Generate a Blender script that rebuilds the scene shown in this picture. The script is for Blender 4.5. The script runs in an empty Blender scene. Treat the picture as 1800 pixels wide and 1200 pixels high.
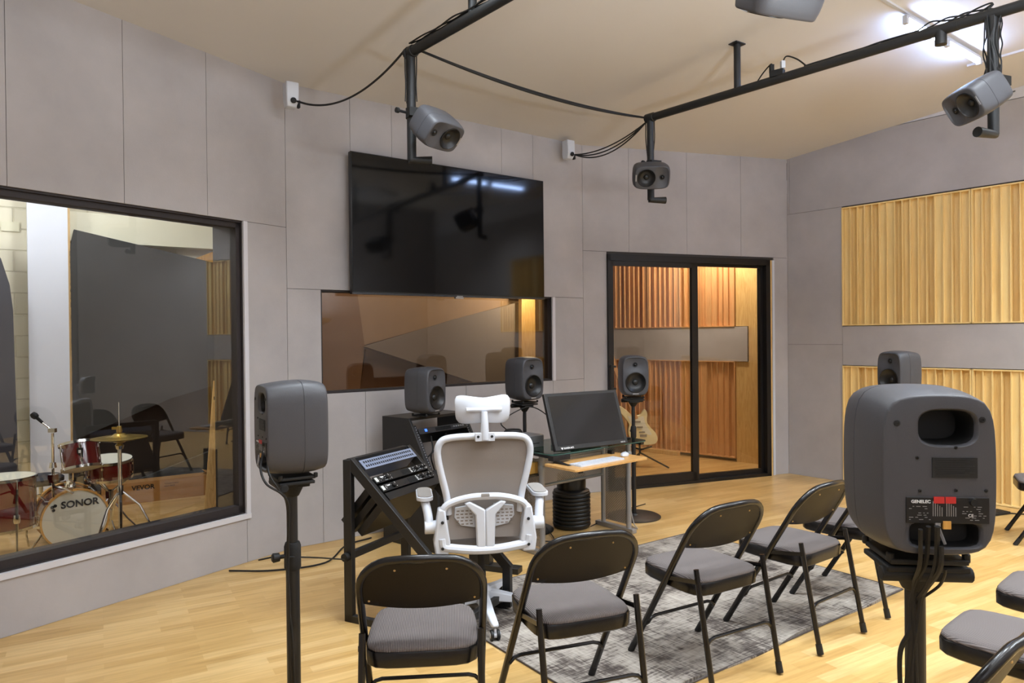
import bpy, bmesh, math, random
from mathutils import Vector, Matrix
random.seed(7)
C = bpy.context.scene.collection
R = math.radians
PI = math.pi
# ------------------------------------------------------------------ camera
F_PX, PITCH, ROLL, EYE = 1256.28, -0.0073135, -0.009999, 1.55
_c, _s, _cp, _sp = math.cos(ROLL), math.sin(ROLL), math.cos(PITCH), math.sin(PITCH)
RX = Vector((_c, -_sp*_s, _cp*_s)); UY = Vector((-_s, -_sp*_c, _cp*_c)); FW = Vector((0, _cp, _sp))
cam = bpy.data.objects.new('camera', bpy.data.cameras.new('camera')); C.objects.link(cam)
cam.matrix_world = Matrix(((RX.x, UY.x, -FW.x, 0), (RX.y, UY.y, -FW.y, 0), (RX.z, UY.z, -FW.z, EYE), (0, 0, 0, 1)))
cam.data.sensor_width = 36; cam.data.lens = 36*F_PX/1800; cam.data.clip_start = .05
bpy.context.scene.camera = cam
# ------------------------------------------------------------------ world and view
sc = bpy.context.scene
w = bpy.data.worlds.new('world'); sc.world = w; w.use_nodes = True
w.node_tree.nodes['Background'].inputs[0].default_value = (0.8, 0.85, 1, 1)
w.node_tree.nodes['Background'].inputs[1].default_value = 0.02
vs = sc.view_settings; vs.view_transform = 'Standard'; vs.look = 'None'; vs.gamma = 1; vs.use_curve_mapping = False
vs.exposure = 0.38
def lamp(name, loc, power, col, size, size_y=None, rot=(0, 0, 0), spread=None):
    d = bpy.data.lights.new(name, 'AREA'); d.energy = power; d.color = col; d.size = size
    if size_y: d.shape = 'RECTANGLE'; d.size_y = size_y
    if spread: d.spread = spread
    o = bpy.data.objects.new(name, d); C.objects.link(o); o.location = loc; o.rotation_euler = rot
    return o
def bulb(name, loc, power, col, r=.12):
    d = bpy.data.lights.new(name, 'POINT'); d.energy = power; d.color = col; d.shadow_soft_size = r
    o = bpy.data.objects.new(name, d); C.objects.link(o); o.location = loc; return o
def ceil_z(x, y):
    u, v = .8*x+.6*y, .6*x-.8*y
    return 3.909+.09307*v-.00286*u
RB = R(36.8)   # heading of the front wall in plan
FILL_TUBES = [(.3, 1.7), (1.5, 1.9), (-.3, .2), (1.5, .4), (3.2, 1.0)]    # added fill tubes on the ceiling, unseen, brightening the room
FILL_UPLIGHTS = [(2.0, 1.3, 84), (5.0, 1.5, 52), (.6, -.9, 66)]          # invented uplighters, unseen, added to brighten the ceiling
FILL_DOWNLIGHTS = [(-.45, 3.35, 24), (1.0, 3.15, 30), (2.35, 2.75, 27), (4.4, 2.7, 58), (4.75, 4.15, 60)]        # added flat lamps, unseen, throwing extra light on the floor
for x, y, p in FILL_DOWNLIGHTS: lamp('fill_downlight', (x, y, ceil_z(x, y)-.085), p, (.84, .93, 1), .55, spread=R(130))
for x, y, p in FILL_UPLIGHTS: lamp('fill_uplight', (x, y, 1.93), p, (.82, .91, 1), .34, rot=(PI, 0, 0))
bulb('drum_room_light', (-3.3, 5.75, 3.0), 33, (.90, .95, 1))
bulb('drum_room_light', (-4.7, 5.2, 3.0), 30, (.94, .97, 1))
bulb('booth_light', (-.9, 6.75, 2.75), 27, (1, .95, .87))
bulb('vocal_booth_light', (2.3, 8.35, 3.0), 92, (1, .93, .82))

# ------------------------------------------------------------------ materials
def lin(c):
    return tuple((x/12.92 if x <= .04045 else ((x+.055)/1.055)**2.4) for x in (v/255 for v in c))+(1,)
def nd(nt, t, **k):
    n = nt.nodes.new(t)
    for a, b in k.items(): setattr(n, a, b)
    return n
def mat(name, rgb, rough=.5, metal=0, spec=.5, noise=0, nscale=5, bump=0, bscale=60, coat=0, emit=None, estr=0, nrough=0):
    m = bpy.data.materials.new(name); m.use_nodes = True; nt = m.node_tree; b = nt.nodes['Principled BSDF']
    b.inputs['Base Color'].default_value = lin(rgb); b.inputs['Roughness'].default_value = rough
    b.inputs['Metallic'].default_value = metal; b.inputs['Specular IOR Level'].default_value = spec
    b.inputs['Coat Weight'].default_value = coat
    if emit: b.inputs['Emission Color'].default_value = lin(emit); b.inputs['Emission Strength'].default_value = estr
    if noise or bump:
        tc = nd(nt, 'ShaderNodeTexCoord')
    if noise:
        n = nd(nt, 'ShaderNodeTexNoise'); n.inputs['Scale'].default_value = nscale; n.inputs['Detail'].default_value = 6
        n.inputs['Roughness'].default_value = .6
        nt.links.new(tc.outputs['Object'], n.inputs['Vector'])
        r = nd(nt, 'ShaderNodeMapRange'); r.inputs['From Min'].default_value = .3; r.inputs['From Max'].default_value = .7
        r.inputs['To Min'].default_value = 1-noise; r.inputs['To Max'].default_value = 1+noise
        nt.links.new(n.outputs['Fac'], r.inputs['Value'])
        mx = nd(nt, 'ShaderNodeVectorMath', operation='SCALE'); mx.inputs[0].default_value = lin(rgb)[:3]
        nt.links.new(r.outputs['Result'], mx.inputs['Scale']); nt.links.new(mx.outputs['Vector'], b.inputs['Base Color'])
    if bump:
        n2 = nd(nt, 'ShaderNodeTexNoise'); n2.inputs['Scale'].default_value = bscale; n2.inputs['Detail'].default_value = 3
        nt.links.new(tc.outputs['Object'], n2.inputs['Vector'])
        bp = nd(nt, 'ShaderNodeBump'); bp.inputs['Strength'].default_value = bump; bp.inputs['Distance'].default_value = .004
        nt.links.new(n2.outputs['Fac'], bp.inputs['Height']); nt.links.new(bp.outputs['Normal'], b.inputs['Normal'])
    return m
def glass(name, ior=1.7, tint=(255, 255, 255), rough=.0):
    m = bpy.data.materials.new(name); m.use_nodes = True; nt = m.node_tree; nt.nodes.clear()
    o = nd(nt, 'ShaderNodeOutputMaterial'); mix = nd(nt, 'ShaderNodeMixShader'); fr = nd(nt, 'ShaderNodeFresnel'); fr.inputs[0].default_value = ior
    t = nd(nt, 'ShaderNodeBsdfTransparent'); t.inputs[0].default_value = lin(tint); g = nd(nt, 'ShaderNodeBsdfGlossy'); g.inputs['Roughness'].default_value = rough
    ge = nd(nt, 'ShaderNodeNewGeometry'); mr = nd(nt, 'ShaderNodeMapRange'); mr.inputs['To Min'].default_value = ior; mr.inputs['To Max'].default_value = 1/ior
    nt.links.new(ge.outputs['Backfacing'], mr.inputs['Value']); nt.links.new(mr.outputs[0], fr.inputs[0])
    nt.links.new(fr.outputs[0], mix.inputs[0]); nt.links.new(t.outputs[0], mix.inputs[1]); nt.links.new(g.outputs[0], mix.inputs[2]); nt.links.new(mix.outputs[0], o.inputs[0])
    return m
def wood(name, c1, c2, rot=0, sc_=(1, 1, 1), rough=.45, scale=8, dist=2.5, stretch=(12, 12, 1)):
    m = mat(name, c1, rough); nt = m.node_tree; b = nt.nodes['Principled BSDF']
    tc = nd(nt, 'ShaderNodeTexCoord'); mp = nd(nt, 'ShaderNodeMapping'); mp.inputs['Scale'].default_value = stretch; mp.inputs['Rotation'].default_value = (0, 0, rot)
    n = nd(nt, 'ShaderNodeTexNoise'); n.inputs['Scale'].default_value = scale; n.inputs['Detail'].default_value = 5; n.inputs['Distortion'].default_value = dist
    cr = nd(nt, 'ShaderNodeValToRGB'); cr.color_ramp.elements[0].color = lin(c2); cr.color_ramp.elements[1].color = lin(c1)
    cr.color_ramp.elements[0].position = .3; cr.color_ramp.elements[1].position = .65
    nt.links.new(tc.outputs['Object'], mp.inputs[0]); nt.links.new(mp.outputs[0], n.inputs['Vector']); nt.links.new(n.outputs['Fac'], cr.inputs[0]); nt.links.new(cr.outputs[0], b.inputs['Base Color'])
    return m
def floor_mat():
    m = mat('maple_floor', (214, 176, 112), .3); nt = m.node_tree; b = nt.nodes['Principled BSDF']
    tc = nd(nt, 'ShaderNodeTexCoord'); mp = nd(nt, 'ShaderNodeMapping'); mp.inputs['Rotation'].default_value = (0, 0, -R(30))
    nt.links.new(tc.outputs['Object'], mp.inputs[0])
    bt = nd(nt, 'ShaderNodeTexBrick'); bt.inputs['Scale'].default_value = 1; bt.inputs['Brick Width'].default_value = .42; bt.inputs['Row Height'].default_value = .068
    bt.inputs['Mortar Size'].default_value = .0006; bt.inputs['Mortar Smooth'].default_value = .2; bt.offset = .37; bt.offset_frequency = 2
    bt.inputs['Color1'].default_value = (0, 0, 0, 1); bt.inputs['Color2'].default_value = (1, 1, 1, 1); bt.inputs['Mortar'].default_value = (.35, .35, .35, 1)
    nt.links.new(mp.outputs[0], bt.inputs['Vector'])
    cr = nd(nt, 'ShaderNodeValToRGB'); e = cr.color_ramp.elements
    e[0].color = lin((198, 158, 96)); e[1].color = lin((220, 185, 126)); x = e.new(.5); x.color = lin((209, 171, 109))
    nt.links.new(bt.outputs['Color'], cr.inputs[0])
    mp2 = nd(nt, 'ShaderNodeMapping'); mp2.inputs['Scale'].default_value = (1.5, 22, 1); nt.links.new(mp.outputs[0], mp2.inputs[0])
    n = nd(nt, 'ShaderNodeTexNoise'); n.inputs['Scale'].default_value = 2.2; n.inputs['Detail'].default_value = 6; n.inputs['Distortion'].default_value = .6
    nt.links.new(mp2.outputs[0], n.inputs['Vector'])
    mx = nd(nt, 'ShaderNodeMix', data_type='RGBA', blend_type='MULTIPLY'); mx.inputs[0].default_value = .55
    cr2 = nd(nt, 'ShaderNodeValToRGB'); cr2.color_ramp.elements[0].position = .3; cr2.color_ramp.elements[0].color = (.68, .62, .52, 1); cr2.color_ramp.elements[1].position = .6; cr2.color_ramp.elements[1].color = (1, 1, 1, 1)
    nt.links.new(n.outputs['Fac'], cr2.inputs[0]); nt.links.new(cr.outputs[0], mx.inputs[6]); nt.links.new(cr2.outputs[0], mx.inputs[7]); nt.links.new(mx.outputs[2], b.inputs['Base Color'])
    return m
def rug_mat():
    m = mat('faded_rug', (150, 145, 140), .95, spec=.1); nt = m.node_tree; b = nt.nodes['Principled BSDF']
    tc = nd(nt, 'ShaderNodeTexCoord')
    def nz(sc3, scale, det, rot=0, dist=0):
        mp = nd(nt, 'ShaderNodeMapping'); mp.inputs['Scale'].default_value = sc3
        n = nd(nt, 'ShaderNodeTexNoise'); n.inputs['Scale'].default_value = scale; n.inputs['Detail'].default_value = det; n.inputs['Roughness'].default_value = .7; n.inputs['Distortion'].default_value = dist
        nt.links.new(tc.outputs['Object'], mp.inputs[0]); nt.links.new(mp.outputs[0], n.inputs['Vector']); return n.outputs['Fac']
    a = nz((1, 12, 1), 7, 9); c = nz((12, 1, 1), 7, 9); d = nz((1, 1, 1), 2.6, 5)
    m1 = nd(nt, 'ShaderNodeMath', operation='ADD'); nt.links.new(a, m1.inputs[0]); nt.links.new(c, m1.inputs[1])
    m2 = nd(nt, 'ShaderNodeMath', operation='ADD'); nt.links.new(m1.outputs[0], m2.inputs[0]); md_ = nd(nt, 'ShaderNodeMath', operation='MULTIPLY'); md_.inputs[1].default_value = 1.7; nt.links.new(d, md_.inputs[0]); nt.links.new(md_.outputs[0], m2.inputs[1])
    m3 = nd(nt, 'ShaderNodeMath', operation='DIVIDE'); nt.links.new(m2.outputs[0], m3.inputs[0]); m3.inputs[1].default_value = 3.7
    cr = nd(nt, 'ShaderNodeValToRGB'); e = cr.color_ramp.elements; e[0].position = .42; e[0].color = lin((70, 63, 59)); e[1].position = .60; e[1].color = lin((182, 173, 162))
    x = e.new(.465); x.color = lin((104, 96, 90)); x = e.new(.5); x.color = lin((146, 138, 129))
    nt.links.new(m3.outputs[0], cr.inputs[0]); nt.links.new(cr.outputs[0], b.inputs['Base Color'])
    bp = nd(nt, 'ShaderNodeBump'); bp.inputs['Strength'].default_value = .4; bp.inputs['Distance'].default_value = .004
    nt.links.new(m3.outputs[0], bp.inputs['Height']); nt.links.new(bp.outputs['Normal'], b.inputs['Normal'])
    return m
def block_mat():
    m = mat('cream_block', (236, 230, 204), .7); nt = m.node_tree; b = nt.nodes['Principled BSDF']
    tc = nd(nt, 'ShaderNodeTexCoord'); bt = nd(nt, 'ShaderNodeTexBrick'); bt.inputs['Scale'].default_value = 1; bt.inputs['Brick Width'].default_value = .4; bt.inputs['Row Height'].default_value = .2
    bt.inputs['Mortar Size'].default_value = .008; bt.inputs['Mortar Smooth'].default_value = .6
    bt.inputs['Color1'].default_value = lin((238, 232, 208)); bt.inputs['Color2'].default_value = lin((233, 227, 202)); bt.inputs['Mortar'].default_value = lin((226, 219, 192))
    nt.links.new(tc.outputs['UV'], bt.inputs['Vector']); nt.links.new(bt.outputs['Color'], b.inputs['Base Color'])
    bp = nd(nt, 'ShaderNodeBump'); bp.inputs['Strength'].default_value = .8; bp.inputs['Distance'].default_value = .01; bp.invert = True
    nt.links.new(bt.outputs['Fac'], bp.inputs['Height']); nt.links.new(bp.outputs['Normal'], b.inputs['Normal'])
    return m
def ribbed(name, rgb, rgb2, scale=330, rough=.85):
    m = mat(name, rgb, rough, spec=.25); nt = m.node_tree; b = nt.nodes['Principled BSDF']
    tc = nd(nt, 'ShaderNodeTexCoord'); wv = nd(nt, 'ShaderNodeTexWave'); wv.inputs['Scale'].default_value = scale/6.283; wv.bands_direction = 'X'
    nt.links.new(tc.outputs['Object'], wv.inputs['Vector'])
    cr = nd(nt, 'ShaderNodeValToRGB'); cr.color_ramp.elements[0].color = lin(rgb2); cr.color_ramp.elements[1].color = lin(rgb)
    nt.links.new(wv.outputs['Fac'], cr.inputs[0]); nt.links.new(cr.outputs[0], b.inputs['Base Color'])
    bp = nd(nt, 'ShaderNodeBump'); bp.inputs['Strength'].default_value = .5; bp.inputs['Distance'].default_value = .002
    nt.links.new(wv.outputs['Fac'], bp.inputs['Height']); nt.links.new(bp.outputs['Normal'], b.inputs['Normal'])
    return m
def perforated(name, rgb, scale=70):
    m = bpy.data.materials.new(name); m.use_nodes = True; nt = m.node_tree; b = nt.nodes['Principled BSDF']; out = nt.nodes['Material Output']
    b.inputs['Base Color'].default_value = lin(rgb); b.inputs['Metallic'].default_value = .3; b.inputs['Roughness'].default_value = .45
    tc = nd(nt, 'ShaderNodeTexCoord'); mp = nd(nt, 'ShaderNodeMapping'); mp.inputs['Scale'].default_value = (scale, 0, scale); mp.inputs['Rotation'].default_value = (0, R(45), 0)
    fr = nd(nt, 'ShaderNodeVectorMath', operation='FRACTION'); sb = nd(nt, 'ShaderNodeVectorMath', operation='SUBTRACT'); sb.inputs[1].default_value = (.5, 0, .5)
    ln = nd(nt, 'ShaderNodeVectorMath', operation='LENGTH'); lt = nd(nt, 'ShaderNodeMath', operation='LESS_THAN'); lt.inputs[1].default_value = .28
    nt.links.new(tc.outputs['Object'], mp.inputs[0]); nt.links.new(mp.outputs[0], fr.inputs[0]); nt.links.new(fr.outputs[0], sb.inputs[0]); nt.links.new(sb.outputs[0], ln.inputs[0]); nt.links.new(ln.outputs['Value'], lt.inputs[0])
    t = nd(nt, 'ShaderNodeBsdfTransparent'); mix = nd(nt, 'ShaderNodeMixShader')
    nt.links.new(lt.outputs[0], mix.inputs[0]); nt.links.new(b.outputs[0], mix.inputs[1]); nt.links.new(t.outputs[0], mix.inputs[2]); nt.links.new(mix.outputs[0], out.inputs[0])
    return m
M = dict(
    panel=mat('grey_panel', (173, 168, 167), .75, noise=.11, nscale=1.6, bump=.1, bscale=90, spec=.25),
    seam=mat('panel_gap', (70, 64, 60), .9), ceil=mat('ceiling_paint', (214, 211, 208), .9, noise=.02, nscale=.8, spec=.1),
    plaster=mat('white_plaster', (206, 204, 208), .7), floor=floor_mat(), rug=rug_mat(), rug_edge=mat('rug_binding', (84, 77, 74), .9),
    black=mat('black_paint', (26, 25, 25), .45), blackmetal=mat('black_metal', (22, 21, 22), .35, spec=.5), blackmatte=mat('black_matte', (20, 20, 20), .7),
    alu=mat('black_aluminium', (24, 22, 22), .4, spec=.4), lining=mat('dark_lining', (46, 40, 40), .6, spec=.35),
    glassA=glass('window_glass', 1.55), glassB=glass('booth_glass', 1.6, (236, 226, 214)), glassD=glass('door_glass', 1.5, (245, 240, 232)),
    tvscreen=mat('tv_screen', (8, 8, 9), .07, spec=.32), bezel=mat('tv_bezel', (18, 18, 19), .3), chrome=mat('chrome', (215, 215, 215), .12, 1),
    maple=wood('maple_slats', (244, 214, 148), (237, 202, 132), rough=.4, scale=2.2, dist=.8, stretch=(6, 6, .8)),
    warmlit=wood('warmlit_slats', (222, 174, 122), (206, 152, 102), rough=.45, scale=3, dist=1.5, stretch=(9, 9, .8)),  # same slats as the right wall, the booth's warm light put into their colour
    pine=wood('pine_board', (226, 190, 128), (204, 164, 100), rough=.5, scale=4, stretch=(8, 8, .8)),
    chairmetal=mat('brown_black_metal', (17, 15, 15), .25, spec=.5), chairback=mat('brown_black_sheet', (22, 18, 16), .42, spec=.22, bump=.12, bscale=260),
    fabric=ribbed('grey_ribbed_fabric', (122, 114, 111), (78, 72, 71)), rubber=mat('black_rubber', (16, 16, 16), .6), rivet=mat('brass_rivet', (190, 165, 120), .3, 1),
    spk=mat('speaker_grey', (70, 70, 74), .48, bump=.12, bscale=420, spec=.4), spkhole=mat('speaker_recess', (12, 12, 12), .6), cone=mat('speaker_cone', (20, 20, 21), .4),
    surround=mat('cone_surround', (12, 12, 13), .5), tweeter=mat('tweeter_dome', (60, 60, 62), .25, .8),
    pipe=mat('dark_steel_pipe', (40, 41, 42), .45, .3), white=mat('white_plastic', (204, 207, 214), .4, spec=.4), mesh=mat('grey_mesh', (142, 133, 126), .85, spec=.1, bump=.3, bscale=500),
    softgrey=mat('grey_pad', (150, 145, 140), .7), seatgrey=mat('grey_seat_cushion', (136, 128, 122), .9, spec=.1),
    silver=mat('silver_metal', (158, 158, 160), .4, .6), perf=perforated('perforated_metal', (158, 150, 142)), deskglass=glass('desk_glass', 1.7, (150, 176, 168), .02), glassedge=mat('glass_edge', (52, 84, 76), .2),
    trayply=wood('tray_wood', (214, 166, 104), (196, 146, 84), rough=.35, scale=4, stretch=(2, 14, 1)), screen=mat('monitor_screen', (30, 29, 29), .08, spec=.6), lettering=mat('white_lettering', (225, 225, 225), .5),
    keys=mat('key_white', (205, 208, 215), .5), red=mat('red_label', (190, 40, 36), .5), connector=mat('connector_black', (14, 14, 15), .45),
    cyan=mat('pale_blue_jack', (118, 126, 146), .4), ledwhite=mat('pale_button', (210, 212, 205), .4), rackface=mat('rack_face', (22, 22, 23), .4), jack=mat('jack_hole', (12, 13, 16), .5),
    drum=mat('red_drum_lacquer', (94, 20, 18), .15, spec=.6, coat=.6, noise=.15, nscale=3), head=mat('drum_head', (226, 224, 206), .5), hoop=wood('hoop_wood', (216, 164, 82), (196, 140, 62), scale=4),
    cymbal=mat('cymbal_bronze', (190, 160, 80), .28, .9), card=mat('cardboard', (178, 130, 72), .8, noise=.05), ink=mat('black_ink', (28, 22, 18), .7),
    block=block_mat(), column=mat('white_column', (226, 230, 238), .6, noise=.02), slate=mat('slate_panel', (62, 62, 60), .75, spec=.3, noise=.08, nscale=2), umber=mat('umber_panel', (46, 37, 30), .7, spec=.3), ledge=mat('cream_beam', (236, 232, 204), .6),
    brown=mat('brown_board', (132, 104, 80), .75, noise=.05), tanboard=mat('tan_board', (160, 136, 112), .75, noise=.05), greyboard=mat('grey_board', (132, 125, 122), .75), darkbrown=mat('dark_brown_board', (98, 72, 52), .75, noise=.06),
    tube=mat('lit_tube', (255, 255, 255), .5, emit=(172, 202, 255), estr=74), filltube=mat('fill_tube_glow', (255, 255, 255), .5, emit=(236, 244, 255), estr=85), housing=mat('lamp_housing', (200, 202, 208), .5),  # the neutral tube glow serves only the added fill tubes
    cream=mat('cream_lacquer', (226, 214, 170), .25, coat=.3), guard=mat('pickguard', (214, 214, 200), .3), neck=mat('guitar_neck', (196, 146, 90), .4), cover=mat('dark_cover', (48, 50, 60), .6),
)

# ------------------------------------------------------------------ mesh helpers
class G:
    def __init__(s): s.b = bmesh.new(); s.mi = 0
    def m(s, i): s.mi = i; return s
    def face(s, vs):
        try: f = s.b.faces.new(vs); f.material_index = s.mi; return f
        except ValueError: return None
    def hexa(s, P):
        v = [s.b.verts.new(p) for p in P]
        for q in ((0, 3, 2, 1), (4, 5, 6, 7), (0, 1, 5, 4), (1, 2, 6, 5), (2, 3, 7, 6), (3, 0, 4, 7)): s.face([v[i] for i in q])
        return s
    def box(s, c, d, rz=0, M_=None):
        hx, hy, hz = d[0]/2, d[1]/2, d[2]/2
        P = [Vector(p) for p in ((-hx, -hy, -hz), (hx, -hy, -hz), (hx, hy, -hz), (-hx, hy, -hz), (-hx, -hy, hz), (hx, -hy, hz), (hx, hy, hz), (-hx, hy, hz))]
        if M_: P = [M_ @ p for p in P]
        elif rz: m = Matrix.Rotation(rz, 3, 'Z'); P = [m @ p for p in P]
        return s.hexa([p+Vector(c) for p in P])
    def bar(s, a, b, w_, h_, up=(0, 0, 1)):            # rectangular bar from a to b
        a, b = Vector(a), Vector(b); d = (b-a).normalized(); u = Vector(up); x = d.cross(u)
        if x.length < 1e-4: x = d.cross(Vector((1, 0, 0)))
        x.normalize(); y = x.cross(d).normalized(); x *= w_/2; y *= h_/2
        return s.hexa([a-x-y, a+x-y, b+x-y, b-x-y, a-x+y, a+x+y, b+x+y, b-x+y])
    def prism(s, pts, off):                            # polygon extruded by a vector
        off = Vector(off); a = [s.b.verts.new(p) for p in pts]; b = [s.b.verts.new(Vector(p)+off) for p in pts]; n = len(pts)
        s.face(a[::-1]); s.face(b)
        for i in range(n): s.face([a[i], a[(i+1) % n], b[(i+1) % n], b[i]])
        return s
    def tube(s, pts, r, n=12, caps=True, closed=False, sx=1, ref=None):
        pts = [Vector(p) for p in pts]; N = len(pts); rr = r if isinstance(r, (list, tuple)) else [r]*N
        rings = []; prev = Vector(ref) if ref else None
        for i, p in enumerate(pts):
            if closed: t = (pts[(i+1) % N]-pts[i-1]).normalized()
            elif i == 0: t = (pts[1]-p).normalized()
            elif i == N-1: t = (p-pts[-2]).normalized()
            else: t = ((pts[i+1]-p).normalized()+(p-pts[i-1]).normalized()).normalized()
            if prev is None: prev = Vector((0, 0, 1)) if abs(t.z) < .9 else Vector((1, 0, 0))
            x = prev-t*prev.dot(t)
            if x.length < 1e-5: x = t.orthogonal()
            x.normalize(); y = t.cross(x); prev = x
            rings.append([s.b.verts.new(p+(x*math.cos(2*PI*k/n)*sx+y*math.sin(2*PI*k/n))*rr[i]) for k in range(n)])
        for i in range(N if closed else N-1):
            a, b = rings[i], rings[(i+1) % N]
            for k in range(n): s.face([a[k], a[(k+1) % n], b[(k+1) % n], b[k]])
        if caps and not closed: s.face(rings[0][::-1]); s.face(rings[-1])
        return s
    def lathe(s, prof, n=32, o=(0, 0, 0), ax=(0, 0, 1), cap=True):  # prof = [(r, h)]
        ax = Vector(ax).normalized(); x = ax.orthogonal().normalized(); y = ax.cross(x); o = Vector(o); rings = []
        for r, h in prof:
            if r < 1e-6: rings.append([s.b.verts.new(o+ax*h)])
            else: rings.append([s.b.verts.new(o+ax*h+(x*math.cos(2*PI*k/n)+y*math.sin(2*PI*k/n))*r) for k in range(n)])
        for a, b in zip(rings, rings[1:]):
            for k in range(n):
                k2 = (k+1) % n
                if len(a) == 1 and len(b) == 1: break
                if len(a) == 1: s.face([a[0], b[k2], b[k]])
                elif len(b) == 1: s.face([a[k], a[k2], b[0]])
                else: s.face([a[k], a[k2], b[k2], b[k]])
        if cap:
            if len(rings[0]) > 1: s.face(rings[0][::-1])
            if len(rings[-1]) > 1: s.face(rings[-1])
        return s
    def loft(s, rings, cap=True, closed=True):
        R_ = [[s.b.verts.new(p) for p in r] for r in rings]; n = len(R_[0])
        for a, b in zip(R_, R_[1:]):
            for k in range(n if closed else n-1): s.face([a[k], a[(k+1) % n], b[(k+1) % n], b[k]])
        if cap: s.face(R_[0][::-1]); s.face(R_[-1])
        return R_
    def obj(s, name, mats, parent=None, bev=0, seg=2, ang=35, uvwall=None):
        bmesh.ops.recalc_face_normals(s.b, faces=s.b.faces)
        me = bpy.data.meshes.new(name)
        if uvwall is not None:
            uvl = s.b.loops.layers.uv.new('UVMap')
            for f in s.b.faces:
                for l in f.loops: l[uvl].uv = (Vector(l.vert.co).dot(uvwall), l.vert.co.z)
        s.b.to_mesh(me); s.b.free()
        for m_ in (mats if isinstance(mats, (list, tuple)) else [mats]): me.materials.append(m_)
        me.shade_smooth(); me.set_sharp_from_angle(angle=R(ang))
        o = bpy.data.objects.new(name, me); C.objects.link(o)
        if parent: o.parent = parent
        if bev:
            md = o.modifiers.new('bevel', 'BEVEL'); md.width = bev; md.segments = seg; md.limit_method = 'ANGLE'; md.angle_limit = R(50); md.harden_normals = False
        return o
def tag(o, label, cat=None, group=None, kind=None):
    if label: o['label'] = label
    if cat: o['category'] = cat
    if group: o['group'] = group
    if kind: o['kind'] = kind
    return o
def thing(name, label, cat, loc=(0, 0, 0), rz=0, group=None):
    o = bpy.data.objects.new(name, None); C.objects.link(o); o.location = loc; o.rotation_euler = (0, 0, rz); o.empty_display_size = .1
    return tag(o, label, cat, group)
def dup(root, label=None, group=None):
    r = root.copy(); C.objects.link(r)
    if label: r['label'] = label
    if group: r['group'] = group
    for ch in list(root.children):
        c = ch.copy(); C.objects.link(c); c.parent = r
        for g in list(ch.children):
            d = g.copy(); C.objects.link(d); d.parent = c
    return r
def struct(g, name, mats, **k):
    o = g.obj(name, mats, **k); o['kind'] = 'structure'; return o
def arc(c, r, a0, a1, n, ex, ey):
    c, ex, ey = Vector(c), Vector(ex), Vector(ey)
    return [c+ex*r*math.cos(a0+(a1-a0)*i/n)+ey*r*math.sin(a0+(a1-a0)*i/n) for i in range(n+1)]
def spline(P, n=8):                                    # catmull-rom through points
    P = [Vector(p) for p in P]; Q = [P[0]*2-P[1]]+P+[P[-1]*2-P[-2]]; out = []
    for i in range(1, len(Q)-2):
        a, b, c, d = Q[i-1:i+3]
        for k in range(n):
            t = k/n; out.append(.5*((2*b)+(c-a)*t+(2*a-5*b+4*c-d)*t*t+(3*b-a-3*c+d)*t**3))
    return out+[P[-1]]
def cable(name, pts, r, label, group=None, cat='cable', m_='rubber', n=6, parent=None):
    g = G(); g.tube(spline(pts), r, n)
    o = g.obj(name, M[m_], parent)
    if not parent: tag(o, label, cat, group)
    return o
def text(s, size, matrix, m_, parent, name='lettering', ext=.0006, align='LEFT', bold=0, shear=0):
    cu = bpy.data.curves.new('t', 'FONT'); cu.body = s; cu.size = size; cu.extrude = ext; cu.align_x = align; cu.offset = bold; cu.shear = shear; cu.resolution_u = 3
    t = bpy.data.objects.new('t', cu); C.objects.link(t); dg = bpy.context.evaluated_depsgraph_get()
    me = bpy.data.meshes.new_from_object(t.evaluated_get(dg)); bpy.data.objects.remove(t); bpy.data.curves.remove(cu)
    me.materials.clear(); me.materials.append(m_); me.transform(matrix)
    o = bpy.data.objects.new(name, me); C.objects.link(o)
    if parent: o.parent = parent
    return o
def frame(o, x, y):                                    # matrix from origin and two axes
    x = Vector(x).normalized(); y = Vector(y).normalized(); z = x.cross(y)
    return Matrix(((x.x, y.x, z.x, o[0]), (x.y, y.y, z.y, o[1]), (x.z, y.z, z.z, o[2]), (0, 0, 0, 1)))
def rays(px, py):
    u, v = (px-900)/F_PX, -(py-600)/F_PX
    return RX*u+UY*v+FW
def hit(px, py, wall, off=0):                          # where the sight line meets a wall's plane
    r = rays(px, py); t = (wall.d+off)/(r.x*wall.n.x+r.y*wall.n.y)
    return Vector((r.x*t, r.y*t, EYE+r.z*t))

# ------------------------------------------------------------------ walls
class Wall:                                            # n points out of the live room
    def __init__(s, deg, d, flip=1):
        a = R(deg); s.t = Vector((math.sin(a), math.cos(a), 0)); s.n = Vector((math.cos(a), -math.sin(a), 0))*flip; s.d = d; s.o = s.n*d
    def P(s, u, z, off=0): return s.o+s.t*u+s.n*off+Vector((0, 0, z))
    def meet(s, q):
        det = s.n.x*q.n.y-s.n.y*q.n.x; x = (s.d*q.n.y-q.d*s.n.y)/det; y = (s.n.x*q.d-q.n.x*s.d)/det
        return s.t.dot(Vector((x, y, 0)))
    def u(s, px, py=600): return s.t.dot(hit(px, py, s))
    def box(s, g, u0, u1, z0, z1, o0, o1):
        return g.hexa([s.P(u0, z0, o0), s.P(u1, z0, o0), s.P(u1, z0, o1), s.P(u0, z0, o1), s.P(u0, z1, o0), s.P(u1, z1, o0), s.P(u1, z1, o1), s.P(u0, z1, o1)])
WA = Wall(33.8726, 4.2962, -1); WB = Wall(53.2305, 5.1938, -1); WC = Wall(69.0923, 6.2966, -1); WD = Wall(-39.2423, 7.3662, 1)
WL = Wall(-39.2423, .546, -1); WK = Wall(53.2305, 2.5, 1)
TOP = 4.35
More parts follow.
